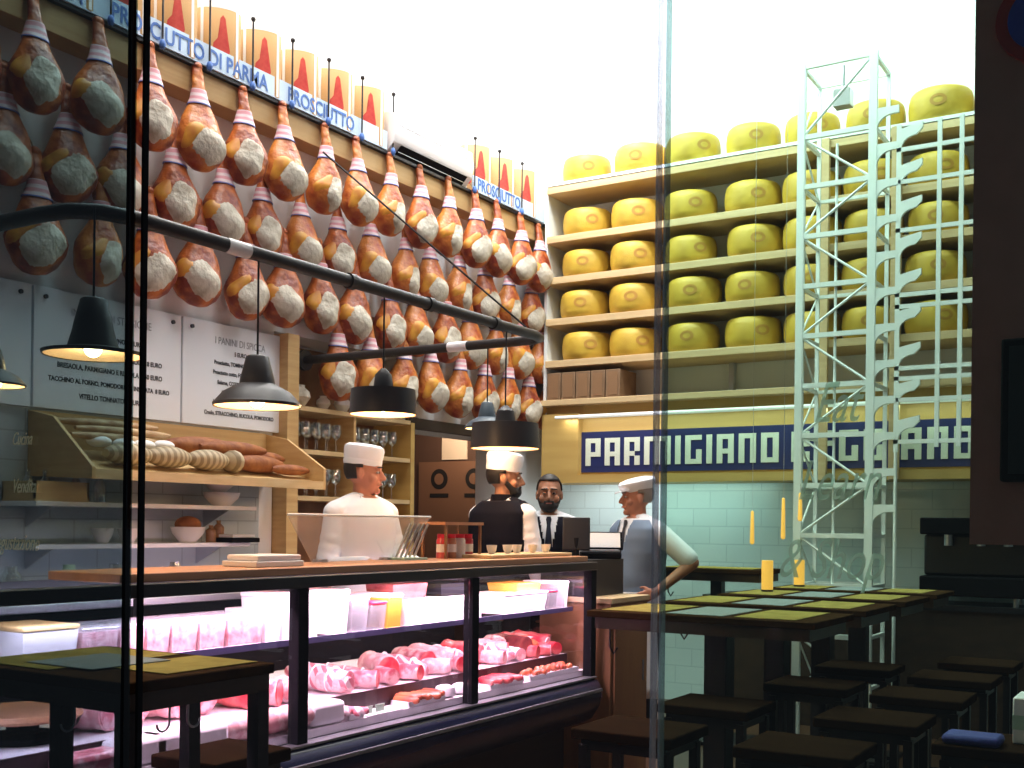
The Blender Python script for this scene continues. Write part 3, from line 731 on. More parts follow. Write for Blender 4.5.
# ------------------------------------------------------------------ pipe loop and pendant lamps
PX, PZ = -3.3, 2.585
t = thing('lamp_pipe', (PX, 2.5, PZ), 'dark hanging pipe loop running over the counter and carrying the lamps', 'pipe')
pts = [(-1.88, .02, 0), (-.25, .02, 0), (-.12, .04, 0), (-.04, .10, 0), (0, .22, 0), (0, 1.2, 0), (0, 2.2, 0), (0, 3.05, 0), (-.03, 3.15, 0), (-.1, 3.19, 0), (-1.88, 3.19, 0)]
MB().tube(pts, .029, 12).build('pipe', 'pipe', t)
MB().cyl((0, .66, 0), (0, .78, 0), .031, seg=12).build('pipe_sleeve', 'white', t)
MB().cyl((-.7, 3.19, 0), (-.56, 3.19, 0), .031, seg=12).build('pipe_sleeve', 'white', t)
for y in (1.4, 2.0, 2.6): MB().cyl((0, y, 0), (0, y + .04, 0), .036, seg=12).build('joint_ring', 'pipe', t)
for y in (.02, 3.19): MB().cyl((-1.895, y, 0), (-1.87, y, 0), .07, seg=16).build('wall_flange', 'pipe', t)
MB().cyl((-.0, 2.95, .03), W(323, 152, x=-4.3) - Vector((PX, 2.5, PZ)), .006, seg=6).build('stay_wire', 'black', t)
def bell(loc, topz, lab, R=.165, sh='lampblack', fl=1):
    t = thing('pendant_lamp', loc, lab, 'lamp', 'pendant lamps over the counter')
    s = R / .165
    outer = [(.165 * s, 0), (.168 * s, .012 * s), (.158 * s, .022 * fl * s), (.13 * s, .055 * fl * s), (.085 * s, .08 * fl * s), (.068 * s, .088 * s), (.064 * s, .11 * s), (.044 * s, .19 * s), (.038 * s, .196 * s), (.012, .2 * s)]
    b = MB(); b.lathe(outer, seg=32, cap=False); b.build('shade', sh, t)
    b = MB(); b.lathe([(.160 * s, .003), (.150 * s, .018 * fl * s), (.125 * s, .048 * fl * s), (.05 * s, .07 * fl * s), (.005, .072 * fl * s)], seg=32, cap=False); b.build('shade_lining', 'lampin', t)
    MB().ball((0, 0, .025 * s), .03, .03, .03).build('bulb', 'bulb', t)
    MB().cyl((0, 0, .19 * s), (0, 0, topz - loc[2]), .0045, seg=6).build('cord', 'black', t)
    return t
def drum(loc, topz, lab, R, h=.13):
    t = thing('pendant_lamp', loc, lab, 'lamp', 'pendant lamps over the counter')
    b = MB(); b.lathe([(R, 0), (R * .985, h * .6), (R * .96, h), (R * .3, h + .012), (R * .25, h + .07), (.012, h + .10)], seg=36, cap=False); b.build('shade', 'lampblack', t)
    b = MB(); b.lathe([(R * .97, .003), (R * .95, h * .9), (R * .1, h * .95)], seg=36, cap=False); b.build('shade_lining', 'lampin', t)
    MB().ball((0, 0, .05), .03, .03, .036).build('bulb', 'bulb', t)
    MB().cyl((0, 0, h + .09), (0, 0, topz - loc[2]), .0045, seg=6).build('cord', 'black', t)
    return t
def lp(u, v, x): p = W(u, v, x=x); return (p.x, p.y, p.z)
lamps = []
lamps.append(bell(lp(93, 356, PX), PZ, 'wide dark pendant lamp hanging in front of INSALATE menu board', .168, fl=.35))
lamps.append(bell(lp(257, 407, PX), PZ, 'dark bell pendant lamp right of the black bars, before PANINI board', .175))
lamps.append(drum(lp(383, 415, -3.33), PZ, 'dark drum pendant lamp above the man in white', .158, .12))
lamps.append(bell(tuple(W(487, 429, y=5.69)), PZ, 'small blue-grey bell lamp just left of the large drum lamp', .135, 'lampgrey'))
lamps.append(drum(lp(505, 449, -3.3), PZ, 'largest dark drum lamp, above the man in dark vest', .19, .14))
lamps.append(bell(lp(-8, 386, PX), PZ, 'dark pendant lamp cropped at the left edge of the view', .10))
# ------------------------------------------------------------------ deli display case
CF = -2.9
Y0, Y1 = 1.6, 5.56
t = thing('display_case', (CF, Y0, 0), 'long glass deli display case with black posts and pink light', 'display case')
LY = Y1 - Y0
MB().box(-.12, -.92, .05, LY - .12, 0, .42).build('plinth', 'darkwood', t)
b = MB(); pr = [(-.95, .40), (-.05, .40), (.0, .43), (.045, .50), (.06, .56), (.05, .62), (.02, .655), (-.95, .655)]
b.prism([(x, .0, z) for x, z in pr], (0, LY, 0)); b.build('bumper', 'navy', t, bevel=.02)
MB().box(.045, .066, .02, LY - .02, .585, .60).build('bumper_strip', 'steel', t)
MB().box(-.03, .03, .02, LY - .02, .655, .664).build('sill', 'steel', t)
MB().box(-.02, .0, 1.63, 1.75, .62, .64).build('badge', 'steel', t)
MB().box(-.95, -.04, .02, LY - .02, .665, .697).build('lower_deck', 'deck', t)
MB().box(-.93, -.16, .02, LY - .03, .76, .777).build('middle_deck', 'deck', t); MB().box(-.162, -.155, .02, LY - .03, .70, .779).build('deck_front', 'deckedge', t)
MB().box(-.60, -.132, .02, LY - .03, 1.025, 1.035).build('upper_shelf', 'caseglass', t); MB().box(-.132, -.122, .02, LY - .03, 1.018, 1.042).build('shelf_edge', 'purpleedge', t)
MB().box(-.95, -.93, .02, LY - .02, .655, 1.0).build('rear_panel', 'blackmatt', t)
for y in (.03, YU(303, CF) - Y0, YU(475, CF) - Y0, LY - .03):
    MB().box(-.04, .012, y - .028, y + .028, .655, 1.25).build('post', 'blackmatt', t, bevel=.003)
    MB().box(-.93, -.03, y - .010, y + .010, 1.235, 1.255).build('cross_arm', 'black', t)
    MB().box(-.93, -.9, y - .012, y + .012, .98, 1.255).build('rear_post', 'black', t)
MB().box(-.05, .016, 0, LY, 1.25, 1.295).build('top_rail', 'black', t, bevel=.004)
wt = MB().box(-.40, -.035, .78, LY - .02, 1.296, 1.326).build('wooden_top', 'counterwood', t, bevel=.004)
MB().box(-.40, -.38, .02, LY - .02, 1.255, 1.296).build('rear_rail', 'black', t)
MB().cyl((-.085, .1, 1.272), (-.085, LY - .1, 1.272), .011).build('light_tube', 'tube', t)
for a, b_, nm in ((.058, 1.557, 0), (1.613, 2.722, 0), (2.778, LY - .058, 0)):
    MB().box(-.012, -.006, a, b_, .665, 1.25).build('glass_pane', 'caseglass', t)
MB().box(-.92, -.05, LY - .025, LY - .019, .675, 1.23).build('end_glass', 'caseglass', t)

def cbox(name, y0, y1, x0, x1, z0, h, m_, lab, cat, lid=None, grp=None):
    t = thing(name, ((x0 + x1) / 2, (y0 + y1) / 2, z0), lab, cat, grp)
    w, d = abs(x1 - x0) / 2, (y1 - y0) / 2
    b = MB(); z1 = h * (.88 if lid else 1)
    b.prism([(-w * .94, -d * .94, 0), (w * .94, -d * .94, 0), (w * .94, d * .94, 0), (-w * .94, d * .94, 0)], (0, 0, .004))
    b.rings([[Vector((-w * s, -d * s, z)), Vector((w * s, -d * s, z)), Vector((w * s, d * s, z)), Vector((-w * s, d * s, z))] for s, z in ((.92, 0), (1, z1))])
    b.build('body', m_, t, bevel=.006)
    if lid: MB().box(-w * 1.03, w * 1.03, -d * 1.03, d * 1.03, z1 + .0005, h).build('lid', lid, t, bevel=.004)
    return t
ZU, ZM, ZL = 1.036, .778, .698
def Y(u, x=-3.15): return min(YU(u, x), Y1 - .05)
US = [(2, 58, .15, 'white', 'pine', 'big white box with wooden lid at far left in case'),
      (248, 262, .14, 'white', None, 'narrow white tub left of first black post'),
      (264, 284, .21, 'white', 'white', 'tall white tub just left of the first black post'),
      (286, 300, .21, 'white', 'white', 'tall white tub hidden partly by first black post'),
      (313, 330, .21, 'white', 'white', 'tall white tub right of the first black post'),
      (334, 350, .17, 'clear', 'white', 'translucent tub next to the red-lidded tub'),
      (353, 368, .14, 'clear', 'redlid', 'translucent tub with red lid, left one in the case'),
      (370, 384, .17, 'yellow', 'paper', 'yellow tub beside the long white carton'),
      (387, 468, .13, 'white', None, 'long white carton on upper shelf left of second post'),
      (488, 531, .12, 'white', 'white', 'white foam box right of the second black post'),
      (533, 541, .12, 'clear', 'redlid', 'translucent tub with red lid near the far end'),
      (542.5, 550, .17, 'clear', 'white', 'clear tub with white lid near far end of case'),
      (551, 557, .17, 'white', 'white', 'white tub at the far end of the upper shelf')]
for (ua, ub, h, m_, ld, lab) in US:
    cbox('food_tub', Y(ua), Y(ub) , -3.04, -3.27, ZU + .001, h * .88, m_, lab, 'tub', ld, 'tubs and boxes on the upper case shelf')
for i, (ua, ub) in enumerate(((62, 98), (101, 125), (128, 150), (153, 178), (181, 206), (209, 244))):
    t = cbox('mince_tub', Y(ua), Y(ub), -3.04, -3.26, ZU + .001, .115, 'mince', 'clear tub of pink mince on upper shelf, %s from left' % ORD[i], 'tub', 'clear', 'tubs of pink mince')
cbox('meat_box', Y(385), Y(420), -3.10, -3.26, ZU + .1165, .07, 'darkmeat', 'brown box of cured pieces on top of long white carton', 'box')
cbox('black_crate', Y(430), Y(462), -3.08, -3.26, ZU + .1165, .06, 'blackmatt', 'black tray on right end of the long white carton', 'tray')
cbox('yellow_tray', Y(505), Y(529), -3.07, -3.26, ZU + .107, .045, 'yellow', 'yellow tray on top of the white foam box', 'tray')

def log(name, c, L_, r, rot, m_, lab, cut=None, grp='cured meats in the display case', tilt=0, cat='meat'):
    t = thing(name, c, lab, cat, grp); t.rotation_euler = (0, tilt, rot)
    R = []; n = 12
    for i in range(n + 1):
        f = i / n
        if cut: q = 1 if f > .15 else .45 + .55 * math.sin(PI * .5 * f / .15)
        else: q = max(.2, math.sin(PI * (f * .9 + .05)) ** .45)
        q *= 1 + .05 * math.sin(f * 17 + c[1] * 9)
        R.append([Vector(((f - .5) * L_, r * q * math.cos(a), r + r * q * math.sin(a) * .95)) for a in [2 * PI * k / 16 for k in range(16)]])
    MB().rings(R).build('casing', m_, t)
    if cut: MB().cyl((L_ / 2 - .001, 0, r), (L_ / 2 + .004, 0, r), r * .93, seg=20).build('cut_face', cut, t)
    else:
        MB().tube([(-L_ / 2 - .02, 0, r), (-L_ / 2 + .01, 0, r)], .006, 6).build('string_end', 'cord', t)
        for f in (-.25, .0, .25): MB().lathe([(r * 1.015, -.003), (r * 1.015, .003)], seg=16, mtx=Matrix.Translation((f * L_, 0, r)) @ Matrix.Rotation(PI / 2, 4, 'Y')).build('string_loop', 'paper', t)
    return t
# middle deck: salami, mortadella, coppa, from the near end to the far end
mid = [('salami', 250, 'salami', None, .34, .05), ('beef_joint', 225, 'redmeat', 'redmeat', .28, .065), ('salami', 320, 'salami', None, .38, .055), ('pink_salami', 345, 'meat', None, .32, .035), ('mortadella', 378, 'mortadella', 'redmeat', .20, .058),
       ('salami', 398, 'salami', None, .30, .045), ('coppa', 412, 'meat', 'redmeat', .22, .05), ('mortadella', 430, 'mortadella', 'meat', .24, .06), ('salami', 447, 'salami', None, .34, .045), ('coppa', 460, 'redmeat', 'redmeat', .22, .055),
       ('salami', 480, 'salami', None, .3, .045), ('mortadella', 488, 'mortadella', 'redmeat', .2, .055), ('salami', 495, 'salami', None, .3, .04), ('coppa', 502, 'meat', 'mortadella', .22, .05), ('bresaola', 509, 'darkmeat', 'darkmeat', .24, .06),
       ('coppa', 516, 'redmeat', 'redmeat', .22, .055), ('salami', 522, 'sausage', None, .3, .045), ('coppa', 528, 'redmeat', 'mortadella', .22, .05), ('salami', 534, 'sausage', None, .3, .045), ('bresaola', 540, 'redmeat', 'darkmeat', .22, .05)]
DESC = {'salami': 'netted pink salami log', 'pink_salami': 'thin smooth pink salami', 'beef_joint': 'large red joint of meat', 'mortadella': 'pink mortadella piece with cut face', 'coppa': 'cured coppa piece with cut face', 'bresaola': 'dark bresaola piece with cut face'}
seen = {}
for i, (nm, u, m_, cut, L_, r) in enumerate(mid):
    seen[nm] = seen.get(nm, 0) + 1
    x = -3.29 + .03 * (i % 3)
    r *= 1.18 if r < .055 else 1.05
    log(nm, (x, min(YU(u, x), Y1 - .12 + .01 * (i % 3)), ZM + .001), L_, r, (-.35, .25, -.1, .45)[i % 4], m_, '%s on middle deck, %s from near end' % (DESC[nm], ORD[seen[nm] - 1]), cut, tilt=(.12 if i % 2 else .05))
# second layer in front
fr = [(262, 'meat', 'redmeat', .055), (288, 'mortadella', None, .05), (335, 'mortadella', 'meat', .05), (362, 'meat', 'redmeat', .04), (386, 'meat', 'meat', .038), (407, 'meat', 'redmeat', .038), (436, 'mortadella', 'meat', .04), (456, 'meat', 'redmeat', .04),
      (492, 'mortadella', 'meat', .036), (502, 'meat', None, .036), (514, 'deck', 'mortadella', .036), (526, 'redmeat', 'redmeat', .036), (538, 'redmeat', 'meat', .036), (550, 'redmeat', 'redmeat', .036)]
for i, (u, m_, cut, r) in enumerate(fr):
    log('cured_piece', (-3.135, min(YU(u, -3.135), Y1 - .08), ZM + .001), .15, r, (.5, -.4, .2)[i % 3], m_, 'short cured piece along the front edge of middle deck, %s from near end' % ORD[i], cut, 'short cured pieces at the deck edge')
# white blocks and mortadella in the near part, lower deck
def tray(name, u0_, u1_, x0, x1, lab, fill, fm, n, grp='trays on the lower deck'):
    y0, y1 = YU(u0_, (x0 + x1) / 2), YU(u1_, (x0 + x1) / 2)
    t = thing(name, ((x0 + x1) / 2, (y0 + y1) / 2, ZL + .001), lab, 'tray', grp)
    w, d = abs(x1 - x0) / 2, (y1 - y0) / 2
    b = MB(); b.box(-w, w, -d, d, 0, .006)
    b.box(-w, -w + .006, -d, d, .006, .022); b.box(w - .006, w, -d, d, .006, .022); b.box(-w, w, -d, -d + .006, .006, .022); b.box(-w, w, d - .006, d, .006, .022)
    b.build('dish', 'white', t)
    # food heaped in the tray
    rnd = random.Random(int(u0_))
    for k in range(n):
        cx = rnd.uniform(-w * .75, w * .75); cy = -d * .85 + 1.7 * d * (k + .5) / n; cz = .007 + .018 + rnd.uniform(0, .012)
        if fill == 'ball': o = MB().ball((cx, cy, cz), .018, .022, .018, 10, 6)
        else:
            a = rnd.uniform(-.5, .5); dx, dy = .05 * math.cos(a), .05 * math.sin(a)
            o = MB().capsule((cx * .5 - dx, cy - dy, cz), .015, (cx * .5 + dx, cy + dy, cz), .015, 10)
        tag(o.build('meatball' if fill == 'ball' else 'sausage_link', fm, loc=t.location), ('small orange meatball' if fill == 'ball' else 'short sausage') + ' in the %s, %s along' % (lab.split(',')[0], ORD[k % 20] if k < 20 else ORD[k % 20] + ' of the second score'), 'meatball' if fill == 'ball' else 'sausage', 'food pieces in ' + lab.split(',')[0])
    return t
tray('serving_tray', 341, 356, -2.94, -3.045, 'near sausage tray, white and shallow', 'link', 'salami', 5)
tray('serving_tray', 402, 438, -2.94, -3.045, 'middle sausage tray, left of the second post', 'link', 'sausage', 12)
tray('serving_tray', 484, 517, -2.94, -3.045, 'red sausage tray, right of the second post', 'link', 'redmeat', 16)
tray('serving_tray', 524, 572, -2.94, -3.045, 'meatball tray, near the far end', 'ball', 'sausage', 34)
def blk(name, u, x, sx, sy, sz, z, m_, lab, cat='cheese'):
    o = MB().box(-sx / 2, sx / 2, -sy / 2, sy / 2, 0, sz).build(name, m_, loc=(x, YU(u, x), z), bevel=.02); return tag(o, lab, cat)
def lump(name, u, x, r, h, z, m_, lab, cat):
    o = MB().lathe([(r * .5, 0), (r, h * .15), (r * 1.03, h * .5), (r * .9, h * .85), (r * .5, h)], seg=24).build(name, m_, loc=(x, YU(u, x), z)); return tag(o, lab, cat)
blk('fat_slab', 322, -2.992, .105, .20, .09, ZL + .001, 'deck', 'large white slab of lard beside the first black post', 'lard')
blk('paper_sheet', 379, -2.985, .10, .24, .004, ZL + .001, 'paper', 'white paper sheet on the lower deck right of first post', 'paper')
for i, u in enumerate((370, 382)):
    o = MB().box(-.002, .002, -.03, .03, 0, .03).build('price_tag', 'green', loc=(-2.97, YU(u, -2.97), ZL + .006)); tag(o, 'small green-printed price tag on the paper sheet, %s one' % ('left', 'right')[i], 'price tag')
lump('mozzarella', 447, -2.99, .048, .055, ZL + .001, 'deck', 'round white fresh cheese left of second post, nearer one', 'cheese')
lump('mozzarella', 463, -2.99, .045, .05, ZL + .001, 'deck', 'round white fresh cheese touching the second post', 'cheese')
log('mortadella', (-2.993, YU(284, -2.993), ZL + .001), .26, .05, 1.57, 'mortadella', 'large mortadella lying beside the first black post at left', 'meat')
log('mortadella', (-2.993, YU(236, -2.993), ZL + .001), .24, .05, 1.57, 'mortadella', 'large mortadella behind the wooden table, left of the post', 'meat')
blk('lard_block', 185, -2.99, .11, .34, .09, ZL + .001, 'deck', 'long white lard block behind the near table', 'lard')
blk('lard_block', 138, -2.99, .11, .20, .09, ZL + .001, 'deck', 'shorter white lard block left of the long one', 'lard')
blk('ham_slab', 90, -2.99, .11, .22, .07, ZL + .001, 'meat', 'flat pink ham slab on lower deck at far left', 'meat')
for i, u in enumerate((85, 120, 155, 190)):
    log('cooked_ham', (-3.27, YU(u, -3.27), ZM + .001), .22, .07, .3 * (-1) ** i, 'mortadella', 'pink cooked ham on middle deck behind the near table, %s from left' % ORD[i], 'meat')
t = thing('cutting_board', (-3.27, YU(25, -3.27), ZM + .001), 'round orange wooden board on dark stand at lower left of case', 'board')
MB().lathe([(.12, 0), (.12, .02), (.05, .03), (.05, .07), (.16, .075)], seg=28).build('stand', 'blackmatt', t); MB().lathe([(.18, .076), (.185, .085), (.18, .10)], seg=36).build('board', 'counterwood', t)

# on the counter top
ZT = 1.3265
t = thing('paper_packet', (-3.1, YU(264, -3.1), ZT), 'white folded paper packet lying on the counter top', 'packet')
MB().box(-.09, .09, -.13, .13, 0, .022).build('sheet_stack', 'paper', t, bevel=.004); MB().box(-.085, .08, -.11, .125, .0225, .045).build('upper_packet', 'white', t, bevel=.006)
t = thing('glass_guard', (-3.26, 0, ZT), 'slanting clear glass guard on counter in front of man in white', 'glass guard')
a0, a1, c0, c1 = YU(287, -3.16), YU(430, -3.16), YU(312, -3.26), YU(392, -3.26)
MB().prism([(0, c0, .0), (0, c1, .0), (.10, a1, .20), (.10, a0, .20)], (.006, 0, 0)).build('pane', 'guard', t, smooth=False)
MB().cyl((.103, a0, .202), (.103, a1, .202), .005, seg=8).build('top_edge', 'whitemetal', t)
for y in (c0 + .05, c1 - .05): MB().box(-.02, .03, y - .02, y + .02, 0, .012).build('foot', 'steel', t)
t = thing('rib_rack', (-3.2, YU(408, -3.2), ZT), 'small rack of slanted steel rods beside the glass guard', 'rack')
for k in range(5): MB().cyl((-.02, -.07 + .035 * k, 0), (.03, -.02 + .035 * k, .17), .006, seg=8).build('rod', 'steel', t)
MB().box(-.05, .05, -.09, .09, -.0, .010).build('base', 'green', t)
t = thing('jar_rack', (-3.24, YU(452, -3.24), ZT), 'small brown rack with wooden top holding jars on counter', 'rack')
MB().box(-.08, .08, -.17, .17, .165, .18).build('wooden_top', 'counterwood', t)
for y in (-.15, .15): 
    for x in (-.07, .07): MB().box(x - .006, x + .006, y - .006, y + .006, 0, .165).build('post', 'brownwood', t)
for i, y in enumerate((-.11, -.04, .04, .11)):
    k = thing('preserve_jar', (-3.22, YU(452, -3.24) + y, ZT), 'jar with pale label under the counter rack, %s from left' % ORD[i], 'jar', 'jars in the counter rack')
    MB().lathe([(.028, 0), (.03, .01), (.03, .09), (.024, .10)], seg=16).build('glass', ('redmeat', 'counterwood', 'paper', 'redmeat')[i], k); MB().lathe([(.026, .1), (.026, .12)], seg=16).build('lid', 'redlid', k)
    MB().lathe([(.0305, .03), (.0305, .07)], seg=16, cap=False).build('paper_label', 'paper', k)
t = thing('serving_board', (-3.14, (YU(478, -3.1) + YU(560, -3.1)) / 2, ZT), 'long pale wooden board at the far end of the counter', 'board')
hw = (YU(560, -3.1) - YU(478, -3.1)) / 2
MB().box(-.12, .12, -hw, hw, 0, .018).build('board', 'pineX', t, bevel=.004)
for i, u in enumerate((492, 508, 517, 533, 546)):
    k = thing('espresso_cup', (-3.14, YU(u, -3.14), ZT + .0185), 'small white cup on the pale board, %s from left' % ORD[i], 'cup', 'white cups on the pale board')
    MB().lathe([(.014, 0), (.024, .02), (.028, .045), (.026, .045), (.02, .02), (.006, .006)], seg=16).build('bowl', 'white', k); MB().tube([(0, .025, .038), (0, .04, .034), (0, .038, .018), (0, .022, .014)], .003, 6).build('handle', 'white', k)
# till and scale
t = thing('till_monitor', (-3.13, 5.76, 1.301), 'dark touch-screen till seen from behind near bearded man', 'till', rz=.5)
MB().box(-.07, .07, -.06, .06, 0, .015).build('foot', 'blackmatt', t, bevel=.004); MB().cyl((0, 0, .015), (0, .02, .12), .018).build('stem', 'blackmatt', t)
MB().box(-.08, .08, -.012, .012, 0, .20, Matrix.Translation((0, 0, .05)) @ Matrix.Rotation(-.3, 4, 'X')).build('screen', 'black', t, bevel=.006)
t = thing('scale', (-3.08, 5.99, 1.301), 'white counter scale with dark framed display at case end', 'scale', rz=.55)
MB().box(-.13, .11, -.09, .09, 0, .04).build('body', 'blackmatt', t, bevel=.01); MB().box(-.11, .10, -.08, .08, .041, .052).build('plate', 'steel', t)
mm = Matrix.Translation((0, .06, .05)) @ Matrix.Rotation(-.5, 4, 'X')
d = MB().box(-.13, .13, -.008, .008, 0, .12, mm).build('display_frame', 'blackmatt', t, bevel=.004); MB().box(-.115, .115, -.011, -.0085, .012, .11, mm).build('display', 'paper', d)

# wooden cabinet beyond the case
t = thing('end_cabinet', (-3.06, 5.86, 0), 'brown wooden cabinet at the far end of display case', 'cabinet')
MB().box(-.23, .23, -.24, .24, 0, 1.06).build('carcass', 'brownwood', t, bevel=.004); MB().box(-.24, .24, -.25, .25, 1.06, 1.09).build('top', 'pineX', t, bevel=.003)
MB().box(-.228, .07, -.235, .238, 1.091, 1.30).build('riser', 'black', t)
d = MB().box(.23, .245, -.21, .21, .06, 1.02).build('door', 'brownwood', t, bevel=.003); MB().cyl((.262, .12, .6), (.262, .12, .72), .006).build('handle', 'steel', d)

# ------------------------------------------------------------------ tables and stools
t = thing('high_table', (-2.42, 1.99, 0), 'dark wooden high table in left foreground with paper mats', 'table')
hx, hy, tz = .29, .245, 1.12
MB().box(-.39, hx, -hy, hy, tz - .028, tz).build('tabletop', 'tabletop', t, bevel=.004)
MB().box(-.38, hx - .01, -hy + .01, hy - .01, tz - .075, tz - .028).build('apron', 'darkwood', t)
for (x, y) in ((hx - .03, -hy + .03), (hx - .03, hy - .03), (.02, -hy + .03), (-.05, hy - .03)):
    if x > 0.1 or y < 0: MB().box(x - .02, x + .02, y - .02, y + .02, 0, tz - .07).build('leg', 'black', t)
MB().box(-.02, .02, hy - .05, hy - .01, 0, tz - .07).build('leg', 'black', t)
MB().box(-.0, hx - .03, -.015, .015, .25, .28).build('footrest', 'black', t)
for k, (x, y) in enumerate(((.05, -.2), (.0, -.19), (.24, -.07), (.25, -.02))):
    pts = [(x, y, tz - .075), (x, y, tz - .12)] + [(x, y + (.02 + .02 * -math.cos(a)) * (1 if k % 2 else -1), tz - .12 - .02 * math.sin(a)) for a in [PI * i / 6 for i in range(1, 7)]]
    MB().tube(pts, .003, 6).build('bag_hook', 'steel', t)
# bevelled case top passes behind; table overlaps nothing
for i, (x0, x1, y0, y1, m_, lab) in enumerate(((-2.79, -2.46, 1.78, 2.2, 'mat_yellow', 'straw-yellow paper mat at left of the foreground table'), (-2.40, -2.17, 1.90, 2.21, 'mat_yellow', 'straw-yellow paper mat at right end of foreground table'))):
    o = MB().box(x0, x1, y0, y1, 1.121, 1.1235).build('placemat', m_); tag(o, lab, 'placemat', 'paper mats')
o = MB().box(-2.62, -2.36, 1.83, 2.08, 1.1242, 1.1265, ).build('menu_sheet', 'mat_grey'); tag(o, 'grey printed sheet lying across mats on foreground table', 'menu')

def hightable(yc, lab, xc=-1.94, hx=.54, hy=.31, tz=1.10, mats=2, nm='', ped=.055):
    t = thing('pedestal_table', (xc, yc, 0), lab, 'table', 'high pedestal tables in a row')
    MB().box(-hx, hx, -hy, hy, tz - .03, tz).build('tabletop', 'tabletop', t, bevel=.004)
    MB().box(-hx + .03, hx - .03, -hy + .03, hy - .03, tz - .085, tz - .03).build('apron', 'darkwood', t)
    MB().box(-ped, ped, -ped, ped, .03, tz - .08).build('pedestal', 'black', t, bevel=.004)
    MB().box(-.24, .24, -.22, .22, 0, .03).build('base', 'black', t, bevel=.006)
    hk = MB().tube([(-hx + .1, -hy + .05, tz - .08), (-hx + .1, -hy + .05, tz - .17), (-hx + .12, -hy + .05, tz - .2), (-hx + .14, -hy + .05, tz - .17)], .005, 6).build('bag_hook', 'black', t)
    n = 3 if hx > .5 else 1
    for k in range(n):
        w = (2 * hx - .1) / n
        x0 = xc - hx + .05 + k * w
        o = MB().box(x0, x0 + w - .05, yc - hy + .06, yc + hy - .05, tz + .001, tz + .0035).build('placemat', 'mat_yellow' if k != 1 else 'mat_grey')
        tag(o, '%s paper mat on %s, %s' % ('straw-yellow' if k != 1 else 'grey', nm, ('left end', 'middle', 'right end')[k]), 'placemat', 'paper mats')
    return t
hightable(4.98, 'nearest high table of the right row, beyond the first stool', nm='nearest right-row table')
hightable(5.81, 'second high table of the right row', nm='second right-row table')
hightable(6.64, 'third high table of the right row', nm='third right-row table')
hightable(7.44, 'fourth high table of the right row, under the lattice tower', hy=.27, nm='fourth right-row table')
hightable(7.45, 'taller narrow bar table by the tiled wall, left of lattice tower', xc=-2.92, hx=.40, hy=.22, tz=1.21, nm='tall bar table', ped=.04)

sp = None
stools = [((-1.80, 3.83), .75, 'square dark stool nearest the camera, below the glass joint'), ((-1.78, 4.55), .75, 'square dark stool tucked at the near table front edge'),
          ((-1.62, 5.42), .75, 'square dark stool between nearest and second right-row tables'), ((-1.62, 6.25), .75, 'square dark stool between second and third right-row tables'),
          ((-1.18, 3.85), .75, 'square dark stool in right line, nearest of that line'), ((-1.13, 4.6), .75, 'square dark stool in right line, second from camera'),
          ((-1.10, 5.35), .75, 'square dark stool in right line, third from camera'), ((-1.10, 6.1), .75, 'square dark stool in right line, fourth from camera'),
          ((-1.10, 6.85), .75, 'square dark stool in right line, farthest of that line'), ((-.62, 4.3), .75, 'square dark stool at the right edge carrying a white box'),
          ((-2.62, 2.52), .78, 'square brown stool beside the foreground table and display case')]
for i, ((x, y), z, lab) in enumerate(stools):
    if sp is None:
        sp = thing('bar_stool', (x, y, 0), lab, 'stool', 'square bar stools')
        MB().box(-.20, .20, -.18, .18, .71, .75).build('seat', 'seatwood', sp, bevel=.006)
        MB().box(-.17, .17, -.15, .15, .67, .71).build('seat_frame', 'black', sp)
        for a in (-1, 1):
            for c_ in (-1, 1): MB().box(a * .16 - .017, a * .16 + .017, c_ * .14 - .017, c_ * .14 + .017, 0, .69).build('leg', 'black', sp)
        for a in (-1, 1): MB().box(-.16, .16, a * .14 - .01, a * .14 + .01, .22, .24).build('footrest', 'black', sp)
    else: dup(sp, (x, y, 0), 0, lab, scale=(1, 1, z / .75) if i < 10 else (.7, .9, z / .75))
t = thing('white_box', (-.50, 4.38, .751), 'white and pale green box on stool at the right edge', 'box')
MB().box(-.08, .08, -.1, .1, 0, .16).build('carton', 'paper', t, bevel=.004); MB().box(-.081, .081, -.101, .101, .05, .10).build('green_band', 'green', t)
o = MB().box(-.79, -.60, 4.13, 4.27, .751, .785).build('blue_cloth', 'blue', bevel=.015); tag(o, 'folded blue cloth on a stool at lower right', 'cloth')
# glowing amber bodies added in place of lights reflected in the shop window
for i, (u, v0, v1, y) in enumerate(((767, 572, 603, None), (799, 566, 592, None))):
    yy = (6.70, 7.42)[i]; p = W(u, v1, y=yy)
    t = thing('table_reflection', (p.x, yy, 1.104), 'amber stand-in for a window reflection on a table, %s one' % ('nearer', 'farther')[i], 'reflection stand-in', 'amber reflection stand-ins on the tables')
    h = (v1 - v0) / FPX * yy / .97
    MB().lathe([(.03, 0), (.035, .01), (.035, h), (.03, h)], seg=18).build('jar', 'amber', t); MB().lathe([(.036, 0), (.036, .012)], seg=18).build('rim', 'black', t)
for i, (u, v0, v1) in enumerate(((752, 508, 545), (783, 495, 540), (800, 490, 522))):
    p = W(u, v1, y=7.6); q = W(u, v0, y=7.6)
    t = thing('hanging_reflection', (p.x, 7.6, p.z), 'slim amber window reflection stand-in before the blue sign, %s from left' % ORD[i], 'lamp', 'slim amber reflection stand-ins')  # body and wire added for an orange streak reflected in the window
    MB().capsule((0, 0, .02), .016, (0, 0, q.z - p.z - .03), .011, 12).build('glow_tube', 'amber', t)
    MB().cyl((0, 0, q.z - p.z - .02), (0, 0, ZC - p.z), .0015, seg=5).build('wire', 'steel', t)

